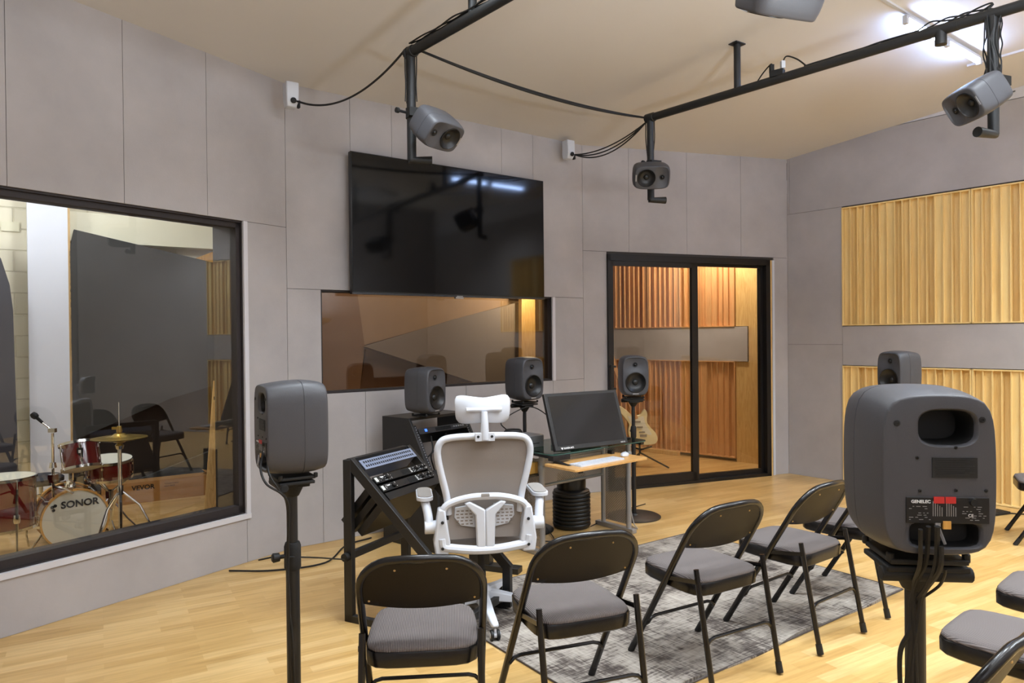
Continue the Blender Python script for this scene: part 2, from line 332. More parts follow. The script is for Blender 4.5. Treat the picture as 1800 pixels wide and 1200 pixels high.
def build_wall(name, W, panels, backs, t=.03):
    g = G()
    for u0, u1, z0, z1 in panels: W.box(g, u0+.0015, u1-.0015, z0+.0015, z1-.0015, 0, t)
    g.m(1)
    for u0, u1, z0, z1 in backs: W.box(g, u0, u1, z0, z1, .012, .14)
    return struct(g, name, [M['panel'], M['seam']])
# wall A, with the drum room window
a0, a1 = WA.meet(WL), WA.meet(WB); wz0, wz1 = .335, 2.365
wu0, wu1 = WA.u(-70, 700), WA.u(431, 640)
ua = [WA.u(x, 300) for x in (12, 218, 364)]
up = [a0, ua[0], ua[1], ua[2], a1]
build_wall('wall_drum_window', WA, [(up[i], up[i+1], wz1, TOP) for i in range(4)]+[(wu1, a1, 0, wz1), (wu0, wu1, 0, wz0), (a0, wu0, 0, wz1)],
           [(a0, a1, wz1, TOP), (wu1, a1, 0, wz1), (a0, wu1, 0, wz0), (a0, wu0, 0, wz1)])
# wall B, with the booth window under the television
b0, b1 = WB.meet(WA), WB.meet(WC); bz0, bz1 = 1.127, 1.917
bu0, bu1 = WB.u(565, 600), WB.u(972, 600)
ub = [WB.u(x, 220) for x in (615, 688, 881, 936)]
up = [b0]+ub+[b1]
build_wall('wall_television', WB, [(up[i], up[i+1], bz1, TOP) for i in range(5)]+[(b0, bu0, 0, bz1), (bu1, b1, bz0, bz1), (bu0, WB.u(643, 750), 0, bz0), (WB.u(643, 750), WB.u(820, 750), 0, bz0), (WB.u(820, 750), bu1, 0, bz0), (bu1, b1, 0, bz0)],
           [(b0, b1, bz1, TOP), (b0, bu0, 0, bz1), (bu1, b1, 0, bz1), (bu0, bu1, 0, bz0)])
# wall C, with the sliding door
c0, c1 = WC.meet(WB), WC.meet(WD); dz1 = 2.352
cu0, cu1 = WC.u(1068, 650), WC.u(1361, 650)
uc = [WC.u(x, 350) for x in (1105, 1207, 1302)]
up = [c0]+uc+[c1]
build_wall('wall_sliding_door', WC, [(up[i], up[i+1], dz1+.03, TOP) for i in range(4)]+[(c0, cu0, 0, dz1+.03), (cu1, c1, 0, dz1+.03)],
           [(c0, c1, dz1, TOP), (c0, cu0, 0, dz1), (cu1, c1, 0, dz1)])
# wall D, with slatted wood diffusers set in it; u runs away from the room's front corner
D0 = WD.meet(WC); WD.t = -WD.t; D0 = -D0
D1 = WD.t.dot(Vector((7.3, 2.55, 0)))+.1
su = WD.u(1481, 600); mod = 1.19; NM = 3
se = su+mod*NM
pan = [(D0, D0+.03+.0, 2.86, 3.575), (D0+.03, se, 2.86, 3.575), (D0, su, 0, 1.43), (D0, su, 1.43, 2.86), (se, D1, 0, 2.86), (se, D1, 2.86, 3.575)]
pan += [(su+mod*2*i, min(se, su+mod*2*(i+1)), 1.215, 1.62) for i in range(2)]
build_wall('wall_right', WD, pan, [(D0, su, 0, 2.86), (se, D1, 0, 2.86), (D0, D1, 2.85, 3.57), (su, se, 1.22, 1.615)])
g = G(); WD.box(g, D0, D1, 3.58, TOP, .004, .2); struct(g, 'trim_upper_right', M['plaster'])
g = G(); WD.box(g, su-.1, se+.1, 0, 3.2, .14, .2); struct(g, 'wall_right_backing', M['seam'])
# left and back walls of the live room (behind the view, seen in reflections)
l0, l1 = WL.meet(WK), WL.meet(WA)
lo, hi = sorted((WL.meet(WK), WL.meet(WA)))
n = 6; st = (hi-lo)/n
build_wall('wall_left', WL, [(lo+i*st, lo+(i+1)*st, 0, TOP) for i in range(n)], [(lo, hi, 0, TOP)])
k0, k1 = sorted((WK.meet(WL), WK.t.dot(Vector((7.3, 2.55, 0)))))
k1 += .2; n = 7; st = (k1-k0)/n
build_wall('wall_back', WK, [(k0+i*st, k0+(i+1)*st, 0, TOP) for i in range(n)], [(k0, k1, 0, TOP)])
# floor and ceiling
g = G(); g.box((.5, 4.2, -.05), (17, 17, .1)); struct(g, 'floor', M['floor'])
cor = [WA.P(a1, 0), WA.P(a0, 0), WL.P(WL.meet(WK), 0), Vector((7.3, 2.55, 0)), WD.P(D0, 0), WB.P(b1, 0)]
cen = sum(cor, Vector())/len(cor)
g = G(); P = []
for p in cor:
    q = p+(p-cen).normalized()*.16; P.append((q.x, q.y, ceil_z(q.x, q.y)))
g.prism(P, (0, 0, .1)); struct(g, 'ceiling', M['ceil'])

# ------------------------------------------------------------------ windows and door
def opening(name, W, u0, u1, z0, z1, depth, gl, fw=.05, goff=.06, sill=True, glmat='glassA'):
    g = G(); o1 = depth
    for q in ((u0, u1, z0-.02, z0+.012), (u0, u1, z1-.012, z1+.02), (u0-.02, u0+.012, z0, z1), (u1-.012, u1+.02, z0, z1)): W.box(g, q[0], q[1], q[2], q[3], .012, o1)
    for q in ((u0, u1, z0+.012, z0+.012+fw), (u0, u1, z1-.012-fw*.7, z1-.012), (u0+.012, u0+.012+fw, z0, z1), (u1-.012-fw*.6, u1-.012, z0, z1)): W.box(g, q[0], q[1], q[2], q[3], .03, goff+.03)
    root = struct(g, name, M['lining'])
    g = G(); W.box(g, u0+.012, u1-.012, z0+.012, z1-.012, goff, goff+.004); g.obj('glass_pane', M[glmat], root)
    g = G(); W.box(g, u1-.004, u1+.028, z0-.0, z1-.0, -.006, .02)
    if sill: W.box(g, u0, u1+.028, z0-.03, z0+.004, -.012, .02)
    t = g.obj('trim_strip', M['plaster'], root)
    return root
opening('window_1', WA, wu0, wu1, wz0, wz1, .34, None)
opening('window_2', WB, bu0, bu1, bz0, bz1, .142, None, fw=.006, sill=False, glmat='glassB')
# sliding door: outer frame, fixed pane on the right, sliding leaf on the left
g = G(); q0, q1 = cu0, cu1-.07; fw = .055
for b in ((q0, q1, dz1-.06, dz1+.005), (q0, q1, 0, .03), (q0, q0+.03, 0, dz1), (q1-fw, q1, 0, dz1)): WC.box(g, *b, -.03, .12)
door = struct(g, 'door_1', M['alu'])
um = WC.u(1222, 650)
g = G()
for b in ((q0+.03, um, dz1-.11, dz1-.06), (q0+.03, um, .03, .12), (q0+.03, q0+.06, .03, dz1-.06), (um-.05, um+.025, .03, dz1-.06)): WC.box(g, *b, -.022, .018)
leaf = g.obj('sliding_leaf', M['alu'], door)
g = G(); WC.box(g, q0+.06, um-.05, .12, dz1-.11, -.004, .004); g.obj('glass_pane', M['glassD'], leaf)
g = G(); hu = q0+.028; WC.box(g, hu-.03, hu-.012, 1.0, 1.26, -.075, -.055); WC.box(g, hu-.03, hu+.03, 1.01, 1.03, -.07, -.02); WC.box(g, hu-.03, hu+.03, 1.23, 1.25, -.07, -.02)
g.obj('door_handle', M['alu'], leaf)
g = G()
for b in ((um, q1-fw, dz1-.085, dz1-.06), (um, q1-fw, .03, .075), (q1-fw-.03, q1-fw, .03, dz1-.06), (um+.0, um+.045, .03, dz1-.06)): WC.box(g, *b, .03, .075)
fx = g.obj('fixed_frame', M['alu'], door)
g = G(); WC.box(g, um+.045, q1-fw-.03, .075, dz1-.085, .048, .056); g.obj('glass_pane', M['glassD'], fx)
g = G(); WC.box(g, cu1-.07, cu1-.025, 0, dz1, .0, .13); g.m(1); WC.box(g, cu1-.025, cu1+.005, 0, dz1, -.008, .02); struct(g, 'trim_door_side', [M['pine'], M['white']])

# ------------------------------------------------------------------ slatted diffusers
QRD = [1, 4, 2, 2, 4, 1, 0, 5, 3, 2, 3, 5, 0, 1, 4, 2]
def diffuser(name, W, u0, z0, z1, mats, label, group, width=1.186, off=0, sh=0):
    wood_m = mats; fr = .013; n = 16; st = (width-2*fr)/n
    g = G()
    for i in range(n):
        a = u0+fr+i*st; dp = .010+.011*QRD[(i+sh) % 16]
        W.box(g, a+.003, a+st-.003, z0+fr, z1-fr, off+dp, off+dp+.012)
    for i in range(1, n):
        a = u0+fr+i*st; wd = .0042
        W.box(g, a-wd, a+wd, z0+fr, z1-fr, off-.002, off+.125)
    o = g.obj(name, wood_m); tag(o, label, 'diffuser', group)
    g = G()
    for b in ((u0, u0+width, z0, z0+fr), (u0, u0+width, z1-fr, z1), (u0, u0+fr, z0, z1), (u0+width-fr, u0+width, z0, z1)): W.box(g, *b, off-.008, off+.128)
    g.obj('frame', wood_m, o)
    return o
pos = ['nearest the corner', 'second from the corner', 'third from the corner']
for i in range(NM):
    diffuser('slat_diffuser', WD, su+i*mod, 1.625, 2.848, M['maple'], 'upper maple slat diffuser on the right wall, %s' % pos[i], 'maple diffusers on the right wall', sh=i*3)
    diffuser('slat_diffuser', WD, su+i*mod, .004, 1.21, M['maple'], 'lower maple slat diffuser on the right wall, %s' % pos[i], 'maple diffusers on the right wall', sh=i*3+5)

# ------------------------------------------------------------------ vocal booth behind the sliding door
class Line:                                            # a plane through p running along t
    def __init__(s, p, t, n): s.o = Vector((p[0], p[1], 0)); s.t = Vector((*t, 0)).normalized(); s.n = Vector((*n, 0)).normalized(); s.d = s.n.dot(s.o)
    P = Wall.P; box = Wall.box; u = Wall.u
    def u(s, px, py=600): return s.t.dot(hit(px, py, s)-s.o)
V1 = Line((2.70, 8.66), (-.72, .69), (.69, .72))
for i in range(3):
    diffuser('slat_diffuser', V1, .0+i*1.22, 1.64, 2.9, M['warmlit'], 'upper amber slat diffuser seen through the sliding door, %s' % ('right one', 'middle one', 'left one')[i], 'amber diffusers in the booth', width=1.216, sh=i*4+2)
    diffuser('slat_diffuser', V1, .0+i*1.22, .04, 1.22, M['warmlit'], 'lower amber slat diffuser seen through the sliding door, %s' % ('right one', 'middle one', 'left one')[i], 'amber diffusers in the booth', width=1.216, sh=i*4+7)
g = G(); V1.box(g, -.55, 3.7, 0, 3.3, .13, .25); V1.box(g, -.16, 3.66, 1.22, 1.64, .0, .13); struct(g, 'wall_booth_slats', M['panel'])
g = G(); V1.box(g, -.5, -.004, 0, 1.215, .02, .128); V1.box(g, -.5, -.004, 1.645, 3.3, .02, .128); V1.box(g, -.5, -.165, 1.215, 1.645, .02, .128); struct(g, 'wall_booth_corner', M['pine'])
V3 = Line((.15, 11.05), (-.72, -.69), (-.69, .72))
g = G(); V3.box(g, -.3, 2.6, 0, 3.3, 0, .1); struct(g, 'wall_booth_far', M['brown'])
g = G(); g.prism([(.75, 7.25, 3.2), (3.2, 8.12, 3.2), (3.35, 8.4, 3.2), (.2, 11.6, 3.2), (-2.2, 9.0, 3.2), (.3, 7.2, 3.2)], (0, 0, .08)); struct(g, 'ceiling_booth', M['plaster'])
g = G(); V1.box(g, .75, 2.3, 0, .05, -.09, -.02); tag(g.obj('timber_batten', M['pine']), 'pale timber batten lying at the foot of the amber slats', 'batten')

# ------------------------------------------------------------------ small booth behind the window under the television
BW = 1.75
def facet(name, pts, off, th, m_, label, W=WB, cat='acoustic panel', group=None):
    P = [hit(x, y, W, off) for x, y in pts]; g = G(); g.prism(P, W.n*th)
    return tag(g.obj(name, M[m_]), label, cat, group)
def wu(px, off): return WB.t.dot(hit(px, 600, WB, off))
bl, br = wu(548, BW), wu(990, BW)
g = G(); WB.box(g, bl, br, 0, 3.2, BW+.26, BW+.36); struct(g, 'wall_small_booth', M['darkbrown'])
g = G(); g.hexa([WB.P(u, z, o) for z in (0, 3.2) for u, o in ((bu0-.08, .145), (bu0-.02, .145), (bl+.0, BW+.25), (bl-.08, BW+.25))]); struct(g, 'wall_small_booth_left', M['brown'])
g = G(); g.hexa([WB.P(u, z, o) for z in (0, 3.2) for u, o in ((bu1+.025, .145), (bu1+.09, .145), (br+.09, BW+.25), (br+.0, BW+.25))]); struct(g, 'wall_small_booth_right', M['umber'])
g = G(); WB.box(g, bl-.1, br+.1, 3.22, 3.3, .145, BW+.3); struct(g, 'ceiling_small_booth', M['plaster'])
facet('absorber_board', [(562, 470), (622, 470), (641, 608), (628, 730), (562, 730)], BW-.02, .05, 'brown', 'brown board at the left inside the booth window')
facet('absorber_board', [(614, 470), (916, 470), (916, 540), (790, 564), (641, 606)], BW+.08, .05, 'tanboard', 'tan board with a slanting lower edge behind the booth window')
facet('absorber_board', [(641, 609), (800, 561), (916, 530), (916, 730), (905, 695), (725, 636)], BW-.06, .04, 'greyboard', 'grey triangular board pointing left behind the booth window')
facet('absorber_board', [(643, 614), (725, 638), (905, 697), (905, 740), (625, 740)], BW+.05, .05, 'darkbrown', 'dark brown board below the grey triangle behind the booth window')
o = facet('timber_post', [(917, 470), (940, 470), (942, 720), (917, 720)], BW-.2, .06, 'pine', 'bright yellow timber post at the right inside the booth window', cat='post')
bulb('booth_post_light', WB.P(wu(945, BW-.5), 2.2, BW-.55), 30, (1, .88, .62), .05)

# ------------------------------------------------------------------ drum room behind the left window
DR = Line((-3.2, 7.35), (.82, .57), (-.57, .82))
g = G(); DR.box(g, -4.2, 1.6, 0, 3.4, .3, .42); struct(g, 'wall_drum_room', M['block'], uvwall=DR.t)
DS = Line((-6.9, 4.9), (-.57, .82), (-.82, -.57))
g = G(); DS.box(g, -3.2, 1.0, 0, 3.4, 0, .1); struct(g, 'wall_drum_room_left', M['block'], uvwall=DS.t)
DE = Line((-2.42, 8.1), (.26, -.966), (.966, .26))
g = G(); DE.box(g, -.3, 2.6, 0, 3.4, 0, .1); struct(g, 'wall_drum_room_right', M['brown'])
DN = Line((-3.16-.75, 3.0+.1), (-.83, .557), (-.557, -.83))
g = G(); DN.box(g, -.6, 3.6, 0, 3.4, 0, .1); struct(g, 'wall_drum_room_near', M['block'], uvwall=DN.t)
g = G(); g.prism([WA.P(a0-.3, 3.32, .14), WA.P(a1+1.0, 3.32, .14), (-1.9, 8.6, 3.32), (-7.6, 6.6, 3.32), (-7.2, 3.5, 3.32)], (0, 0, .08)); struct(g, 'ceiling_drum_room', M['plaster'])
c0_, c1_ = DR.u(50, 560), DR.u(121, 560)
g = G(); DR.box(g, c0_, c1_, 0, 3.32, -.02, .3); g.m(1); DR.box(g, c1_, c1_+.02, 0, 3.32, .0, .3); struct(g, 'trim_column', [M['column'], M['pine']])
g = G(); DR.box(g, c1_+.02, 1.2, 2.50, 2.78, .12, .3); DR.box(g, c1_+.02, 1.2, 2.85, 3.0, .2, .3); struct(g, 'trim_beam', M['ledge'])
def dpanel(name, pts, off, th, m_, label, cat='acoustic board'):
    P = [hit(x, y, DR, off) for x, y in pts]; g = G(); g.prism(P, DR.n*th); return tag(g.obj(name, M[m_]), label, cat)
dpanel('absorber_board', [(130, 403), (420, 472), (420, 655), (384, 675), (300, 700), (128, 775), (122, 440)], .0, .08, 'slate', 'large dark slate panel with a slanting top beside the white column')
dpanel('absorber_board', [(129, 768), (300, 694), (384, 670), (420, 655), (420, 775), (384, 786), (190, 862), (129, 884)], .1, .06, 'umber', 'dark umber panel below the slate panel in the drum room')
dpanel('absorber_board', [(186, 866), (384, 787), (420, 772), (420, 890), (186, 908)], .02, .06, 'slate', 'low grey triangular panel behind the cardboard cartons')
dpanel('absorber_board', [(-60, 380), (-20, 420), (2, 455), (17, 500), (23, 545), (26, 640), (33, 835), (-60, 850)], -.15, .08, 'cover', 'round-shouldered dark panel at the left edge of the drum room')
dpanel('sloping_board', [(340, 455), (420, 425), (420, 478)], .16, .06, 'hoop', 'orange timber board end near the ceiling of the drum room', 'board')
# small switch plate on the block wall
g = G(); P0 = hit(18, 398, DR, .29); g.box(P0, (.14, .02, .09), DR.t.to_track_quat('X', 'Z').to_euler().z); tag(g.obj('wall_box', M['ledge']), 'cream electrical box on the block wall left of the white column', 'wall box')
# ------------------------------------------------------------------ television
tz0, tz1 = 1.885, 2.975
q0, q1 = WB.t.dot(hit(617.5, 400, WB, -.1)), WB.t.dot(hit(956, 400, WB, -.1))
tv = thing('television', 'large wall-mounted black flat television above the booth window', 'television', WB.P((q0+q1)/2, tz0, -.08))
def loc_par(o, root): o.parent = root; o.matrix_parent_inverse = root.matrix_basis.inverted(); return o
g = G(); WB.box(g, q0, q1, tz0, tz1, -.1, -.055); WB.box(g, q0+.2, q1-.2, tz0+.2, tz1-.2, -.055, -.02); loc_par(g.obj('casing', M['bezel'], bev=.004), tv)
g = G(); WB.box(g, q0+.008, q1-.008, tz0+.022, tz1-.008, -.1035, -.099); loc_par(g.obj('screen', M['tvscreen']), tv)
g = G(); WB.box(g, q0, q1, tz0, tz0+.012, -.106, -.098); loc_par(g.obj('bottom_rail', mat('tv_rail', (70, 72, 76), .25, .7)), tv)
g = G(); um_ = (q0+q1)/2+.02; WB.box(g, um_-.04, um_+.04, tz0-.014, tz0+.004, -.105, -.085); WB.box(g, um_-.03, um_+.03, tz0+.003, tz0+.009, -.108, -.104); loc_par(g.obj('logo_tab', M['silver']), tv)
g = G(); WB.box(g, q0+.5, q1-.5, tz0+.3, tz1-.3, -.02, 0.0); loc_par(g.obj('wall_bracket', M['blackmetal']), tv)

# ------------------------------------------------------------------ studio speakers
def ring(a, b, y, sc_, rr=.028, n=64, bul=.045):
    """rounded, slightly bowed rectangle of half width a and half height b at depth y"""
    out = []; a *= sc_; b *= sc_
    for k in range(n):
        t = 2*PI*(k+.5)/n; c, s = math.cos(t), math.sin(t)
        q = (abs(c)**6.5+abs(s)**6.5)**(-1/6.5); x, z = c*q, s*q
        out.append(Vector((a*x*(1-.06*z*z), y, b*z*(1-.055*x*x))))
    return out
def smooth(e0, e1, x):
    t = max(0, min(1, (x-e0)/(e1-e0))); return t*t*(3-2*t)
def speaker_meshes(W, H, D, kind):
    """body with front (+Y) dish and back recesses, built once per size"""
    a, b = W/2, H/2
    tw, wf = (0, .27*H), (0, -.155*H); rt, rw = .29*W, .37*W
    def front(x, z):
        d = .020*(1-smooth(.15*rt, rt*1.45, math.hypot((x-tw[0])/1.25, z-tw[1])))
        d += .030*(1-smooth(rw*.86, rw*.97, math.hypot(x-wf[0], z-wf[1]))); return d
    def back(x, z):
        p = ((abs(x-.03*W)/(.20*W))**4+(abs(z-.275*H)/(.092*H))**4)**.25
        d = .055*(1-smooth(.8, 1.12, p))
        q = ((abs(x-.09*W)/(.33*W))**6+(abs(z+.37*H)/(.10*H))**6)**(1/6)
        return d+.045*(1-smooth(.9, 1.06, q))
    g = G()
    st = [(-.5, .895), (-.497, .907), (-.488, .918), (-.47, .926), (-.30, .962), (-.12, .988), (.075, 1.0), (.08, 1.0), (.081, .988), (.089, .988), (.09, 1.0), (.2, .995), (.33, .978), (.45, .945), (.475, .93), (.492, .905), (.5, .88)]
    rings = g.loft([ring(a, b, t*D, s) for t, s in st], cap=False)
    prev = rings[-1]; base = [v.co.copy() for v in prev]; NR = 26
    for j in range(1, NR+1):
        f = 1-j/NR
        if j == NR: cur = [g.b.verts.new((0, D/2-front(0, 0), 0))]
        else: cur = [g.b.verts.new((p.x*f, D/2-front(p.x*f, p.z*f), p.z*f)) for p in base]
        for k in range(64):
            k2 = (k+1) % 64; g.face([prev[k], prev[k2], cur[0]] if j == NR else [prev[k], prev[k2], cur[k2], cur[k]])
        prev = cur
    def loop(cx, cz, hx, hz, e, y, n=36):
        o = []
        for k in range(n):
            t = 2*PI*k/n; c, s_ = math.cos(t), math.sin(t); q = (abs(c)**e+abs(s_)**e)**(-1/e); o.append(g.b.verts.new((cx+hx*c*q, y, cz+hz*s_*q)))
        return o
    y0 = -D/2; loops = [rings[0]]
    for cx, cz, hx, hz, e, dp in ((.07*W, .272*H, .25*W, .112*H, 3.2, .07), (.05*W, -.345*H, .31*W, .080*H, 5, .04)):
        lp = loop(cx, cz, hx, hz, e, y0); loops.append(lp); pv = lp
        for k_, d_, m_ in ((.955, .002, 0), (.90, .009, 0), (.84, .028, 1), (.80, dp, 1)):
            nx_ = loop(cx, cz, hx*k_, hz*k_, e, y0+d_); g.m(m_)
            for k in range(36): g.face([pv[k], pv[(k+1) % 36], nx_[(k+1) % 36], nx_[k]])
            pv = nx_
        g.face(pv); g.m(0)
    ed = []
    for lp in loops:
        for k in range(len(lp)):
            e_ = g.b.edges.get((lp[k], lp[(k+1) % len(lp)])) or g.b.edges.new((lp[k], lp[(k+1) % len(lp)])); ed.append(e_)
    bmesh.ops.triangle_fill(g.b, use_beauty=True, use_dissolve=False, edges=ed, normal=(0, -1, 0))
    body = g
    wo = G(); o = (wf[0], D/2-.026, wf[1])
    wo.lathe([(rw*1.0, .026), (rw*1.0, .029), (rw*.95, .030), (rw*.9, .024), (rw*.80, .020), (rw*.74, .012), (rw*.45, -.001+.004), (rw*.28, .002), (rw*.26, .006), (rw*.18, .011), (0, .013)], 40, o, (0, 1, 0), cap=False)
    tt = G(); tt.lathe([(.020, 0), (.020, .006), (.016, .007), (.012, .004)], 24, (tw[0], D/2-.021, tw[1]), (0, 1, 0), cap=False)
    dm = G(); dm.lathe([(.012, .0), (.011, .005), (.007, .009), (0, .0105)], 20, (tw[0], D/2-.019, tw[1]), (0, 1, 0), cap=False)
    return body, wo, tt, dm
def make_speaker(W, H, D, back_detail=True, pod=True):
    root = thing('studio_monitor_speaker', '', 'speaker')
    body, wo, tt, dm = speaker_meshes(W, H, D, 0)
    zc = H/2+(.022 if pod else 0)
    def sh(o): o.data.transform(Matrix.Translation((0, 0, zc))); return o
    bo = sh(body.obj('cabinet', [M['spk'], M['spkhole']], root, ang=32))
    wf = sh(wo.obj('woofer', M['cone'], root, ang=60)); sh(tt.obj('tweeter', M['blackmatte'], root)); 
    d = sh(dm.obj('tweeter_dome', M['tweeter'], root)); 
    g = G()                                            # maker's tab on the lower front
    g.box((.0, D/2-.001, -.43*H+zc), (.05, .004, .010)); g.obj('name_tab', M['silver'], root)
    if back_detail:
        yb = -D/2-.001
        px_ = .014
        g = G(); g.box((px_, yb-.0005, zc-.20*H), (.158, .003, .15*H)); cp = g.obj('connector_panel', M['connector'], root, bev=.001)
        def tx(s, x, z, size, m_=M['lettering'], par=cp, **k): return text(s, size, frame((x, yb-.0027, z), (1, 0, 0), (0, 0, 1)), m_, par, **k)
        tx('GENELEC', -.056, zc-.158*H, .0088, bold=.0002)
        g = G(); g.box((.008, yb-.0022, zc-.14*H), (.042, .003, .013)); g.m(1); g.box((.008, yb-.0036, zc-.14*H), (.0015, .001, .013)); g.obj('red_strip', [M['red'], M['connector']], cp)
        g = G(); random.seed(3)
        for r_ in range(7):                            # fine rows of print, dip switches
            z = zc-(.178+.0125*r_)*H; x = -.06
            while x < .086:
                wd = random.choice((.003, .005, .008))
                if random.random() < .55 and not (-.021 < x < .039): g.box((x+wd/2, yb-.0024, z), (wd, .0008, .0011))
                x += wd+.004
        for k in range(10): g.box((-.014+.0042*k+(.005 if k > 4 else 0), yb-.0024, zc-.19*H-.0015*(k % 5)), (.0013, .0008, .030-.003*(k % 5)))
        g.obj('print_rows', M['silver'], cp)
        tx('CE', .052, zc-.235*H, .0085)
        g = G(); g.lathe([(.008, 0), (.007, .006)], 16, (.062, yb-.002, zc-.15*H), (0, -1, 0)); g.obj('rotary_switch', M['blackmatte'], cp)
        g = G(); g.box((.12*W, yb-.0005, zc+.045*H), (.36*W, .002, .115*H)); lp = g.obj('rating_plate', M['blackmatte'], root)
        g = G()
        for r_ in range(8): g.box((.12*W-.004*(r_ % 3), yb-.0018, zc+(.092-.0125*r_)*H), (.32*W-.012*(r_ % 3), .0006, .0012))
        g.obj('print_rows', M['pipe'], lp)
        for i, (x, z) in enumerate(((-.36, .30), (.36, .32), (.13, .16), (-.18, .10), (.37, -.085), (-.16, -.09), (.13, -.085))):
            g = G(); r_ = .006 if i < 2 else .0032; g.lathe([(r_, 0), (r_, .0016), (r_*.5, .002), (r_*.45, .0006)], 12, (x*W*(.95 if i < 2 else 1), yb+.0005, zc+z*H), (0, -1, 0)); g.obj('screw', M['spkhole'], root)
        g = G(); g.box((-.005, yb+.0, zc-.283*H), (.010, .006, .008)); g.m(1); g.box((.012, yb-.001, zc-.283*H), (.015, .006, .016)); g.m(2); g.bar((-.006, yb-.004, zc-.285*H), (.004, yb-.012, zc-.385*H), .006, .004); g.obj('plug', [M['silver'], M['hoop'], M['silver']], root)
    if pod:
        g = G(); g.box((0, .0, .008), (.155, .14, .012)); g.lathe([(.008, 0), (.008, .018)], 10, (-.075, .07, .006)); g.lathe([(.008, 0), (.008, .018)], 10, (.075, .07, .006)); g.lathe([(.008, 0), (.008, .02)], 10, (.075, -.06, .006)); g.lathe([(.008, 0), (.008, .02)], 10, (-.075, -.06, .006))
        g.obj('rubber_foot_plate', M['rubber'], root, bev=.003)
    return root
SW, SH, SD = .237, .350, .223
sp0 = make_speaker(SW, SH, SD)
def place(o, x, y, z, head=None, label=None, group=None):
    o.location = (x, y, z)
    if head is not None: o.rotation_euler = (0, 0, -R(head))
    if label: o['label'] = label
    if group: o['group'] = group
    return o
ZS = 1.035
spots = [(-.845, 2.72, ZS-.015, 58, 'grey studio speaker seen from its side on the left black pole'),
         (.868, 1.545, ZS+.03, 6, 'big grey studio speaker at right foreground seen from behind'),
         (-.655, 5.36, .958, 122, 'grey studio speaker standing on the black rack cabinet'),
         (.095, 5.72, ZS-.02, 140, 'grey studio speaker on a pole between cabinet and monitor'),
         (1.03, 6.10, ZS-.025, 178, 'grey studio speaker on a round-based pole before the sliding door'),
         (3.06, 5.65, ZS, 250, 'grey studio speaker before the maple slats, half hidden by the foreground one')]
for i, (x, y, z, h, lb) in enumerate(spots):
    o = sp0 if i == 0 else dup(sp0); place(o, x, y, z, h, lb, 'pole speakers around the rug')

def speaker_stand(x, y, top, head, label, thick=.0, plate=.165, base=True, lean=(0, 0)):
    r = thing('speaker_stand', label, 'speaker stand', (x, y, 0), -R(head), 'black pole stands under the speakers')
    g = G(); g.lathe([(.225, 0), (.225, .006), (.215, .012), (.04, .018), (.03, .03), (0, .03)], 48); g.obj('round_base', M['black'], r)
    k = .0225+thick; g = G(); g.lathe([(k, .02), (k, .74)], 20); g.obj('lower_pole', M['black'], r)
    g = G(); g.lathe([(k*.8, .70), (k*.8, top-.03)], 20); g.obj('upper_pole', M['black'], r)
    g = G(); g.lathe([(k+.002, .67), (k+.006, .68), (k+.006, .76), (k+.001, .775)], 20); g.obj('collar', M['blackmatte'], r, bev=.001)
    g = G(); g.lathe([(.008, 0), (.008, .02), (.016, .022), (.018, .045), (.012, .05)], 12, (0, -k-.002, .725), (0, -1, 0)); g.obj('knob', M['rubber'], r)
    g = G(); g.box((0, 0, top-.009), (plate, plate*.8, .012)); g.tube([(-plate*.55, -plate*.3, top-.022), (plate*.55, -plate*.3, top-.022)], .016, 12); g.box((0, 0, top-.022), (.09, plate*.7, .02)); g.lathe([(k, top-.07), (.05, top-.02)], 16)
    g.obj('top_plate', M['blackmatte'], r, bev=.003)
    return r
S = speaker_stand
S(-.845, 2.72, ZS-.015, 58, 'thick black speaker pole at left holding the side-on speaker', .003)
S(.868, 1.545, ZS+.03, 6, 'thick black speaker pole at right foreground wrapped in cables', .003)
S(.095, 5.72, ZS-.02, 140, 'black speaker pole behind the glass desk', -.004, .17)
S(1.03, 6.10, ZS-.025, 178, 'black speaker pole with round floor base by the sliding door', -.004, .17)
S(3.06, 5.65, ZS, 250, 'black speaker pole hidden behind the foreground speaker', -.004, .17)

# cables of the two near stands
def P3(px, py, d): r = rays(px, py); t = d/r.y; return (r.x*t, d, EYE+r.z*t)
for i, (pts, r_) in enumerate([
        ([(464, 790, 2.62), (458, 822, 2.58), (468, 850, 2.56), (495, 868, 2.58), (507, 890, 2.62), (506, 950, 2.65), (504, 985, 2.66), (509, 1060, 2.66), (508, 1130, 2.66), (512, 1230, 2.67)], .0045),
        ([(470, 790, 2.62), (472, 830, 2.57), (488, 858, 2.57), (504, 885, 2.62), (507, 960, 2.655), (507, 1050, 2.67), (515, 1130, 2.66), (518, 1240, 2.67)], .004)]):
    cable('cable', [P3(*p) for p in pts], r_, 'black cable running down the left speaker pole from the side-on speaker', 'cables on the left pole')
for i, (pts, r_) in enumerate([
        ([(1648, 925, 1.411), (1645, 990, 1.429), (1630, 1030, 1.457), (1610, 1060, 1.494), (1598, 1110, 1.494), (1582, 1150, 1.504), (1584, 1240, 1.513)], .0055),
        ([(1632, 925, 1.420), (1628, 985, 1.439), (1612, 1020, 1.476), (1602, 1060, 1.494), (1600, 1130, 1.494), (1590, 1240, 1.504)], .005),
        ([(1618, 930, 1.420), (1617, 990, 1.439), (1606, 1030, 1.485), (1608, 1110, 1.490), (1612, 1240, 1.494)], .0045),
        ([(1655, 960, 1.411), (1652, 1000, 1.420), (1622, 1045, 1.476), (1615, 1090, 1.485), (1604, 1160, 1.494), (1604, 1240, 1.494)], .005)]):
    cable('cable', [P3(*p) for p in pts], r_, 'black cable hanging from the back of the foreground speaker along its pole', 'cables on the right pole')
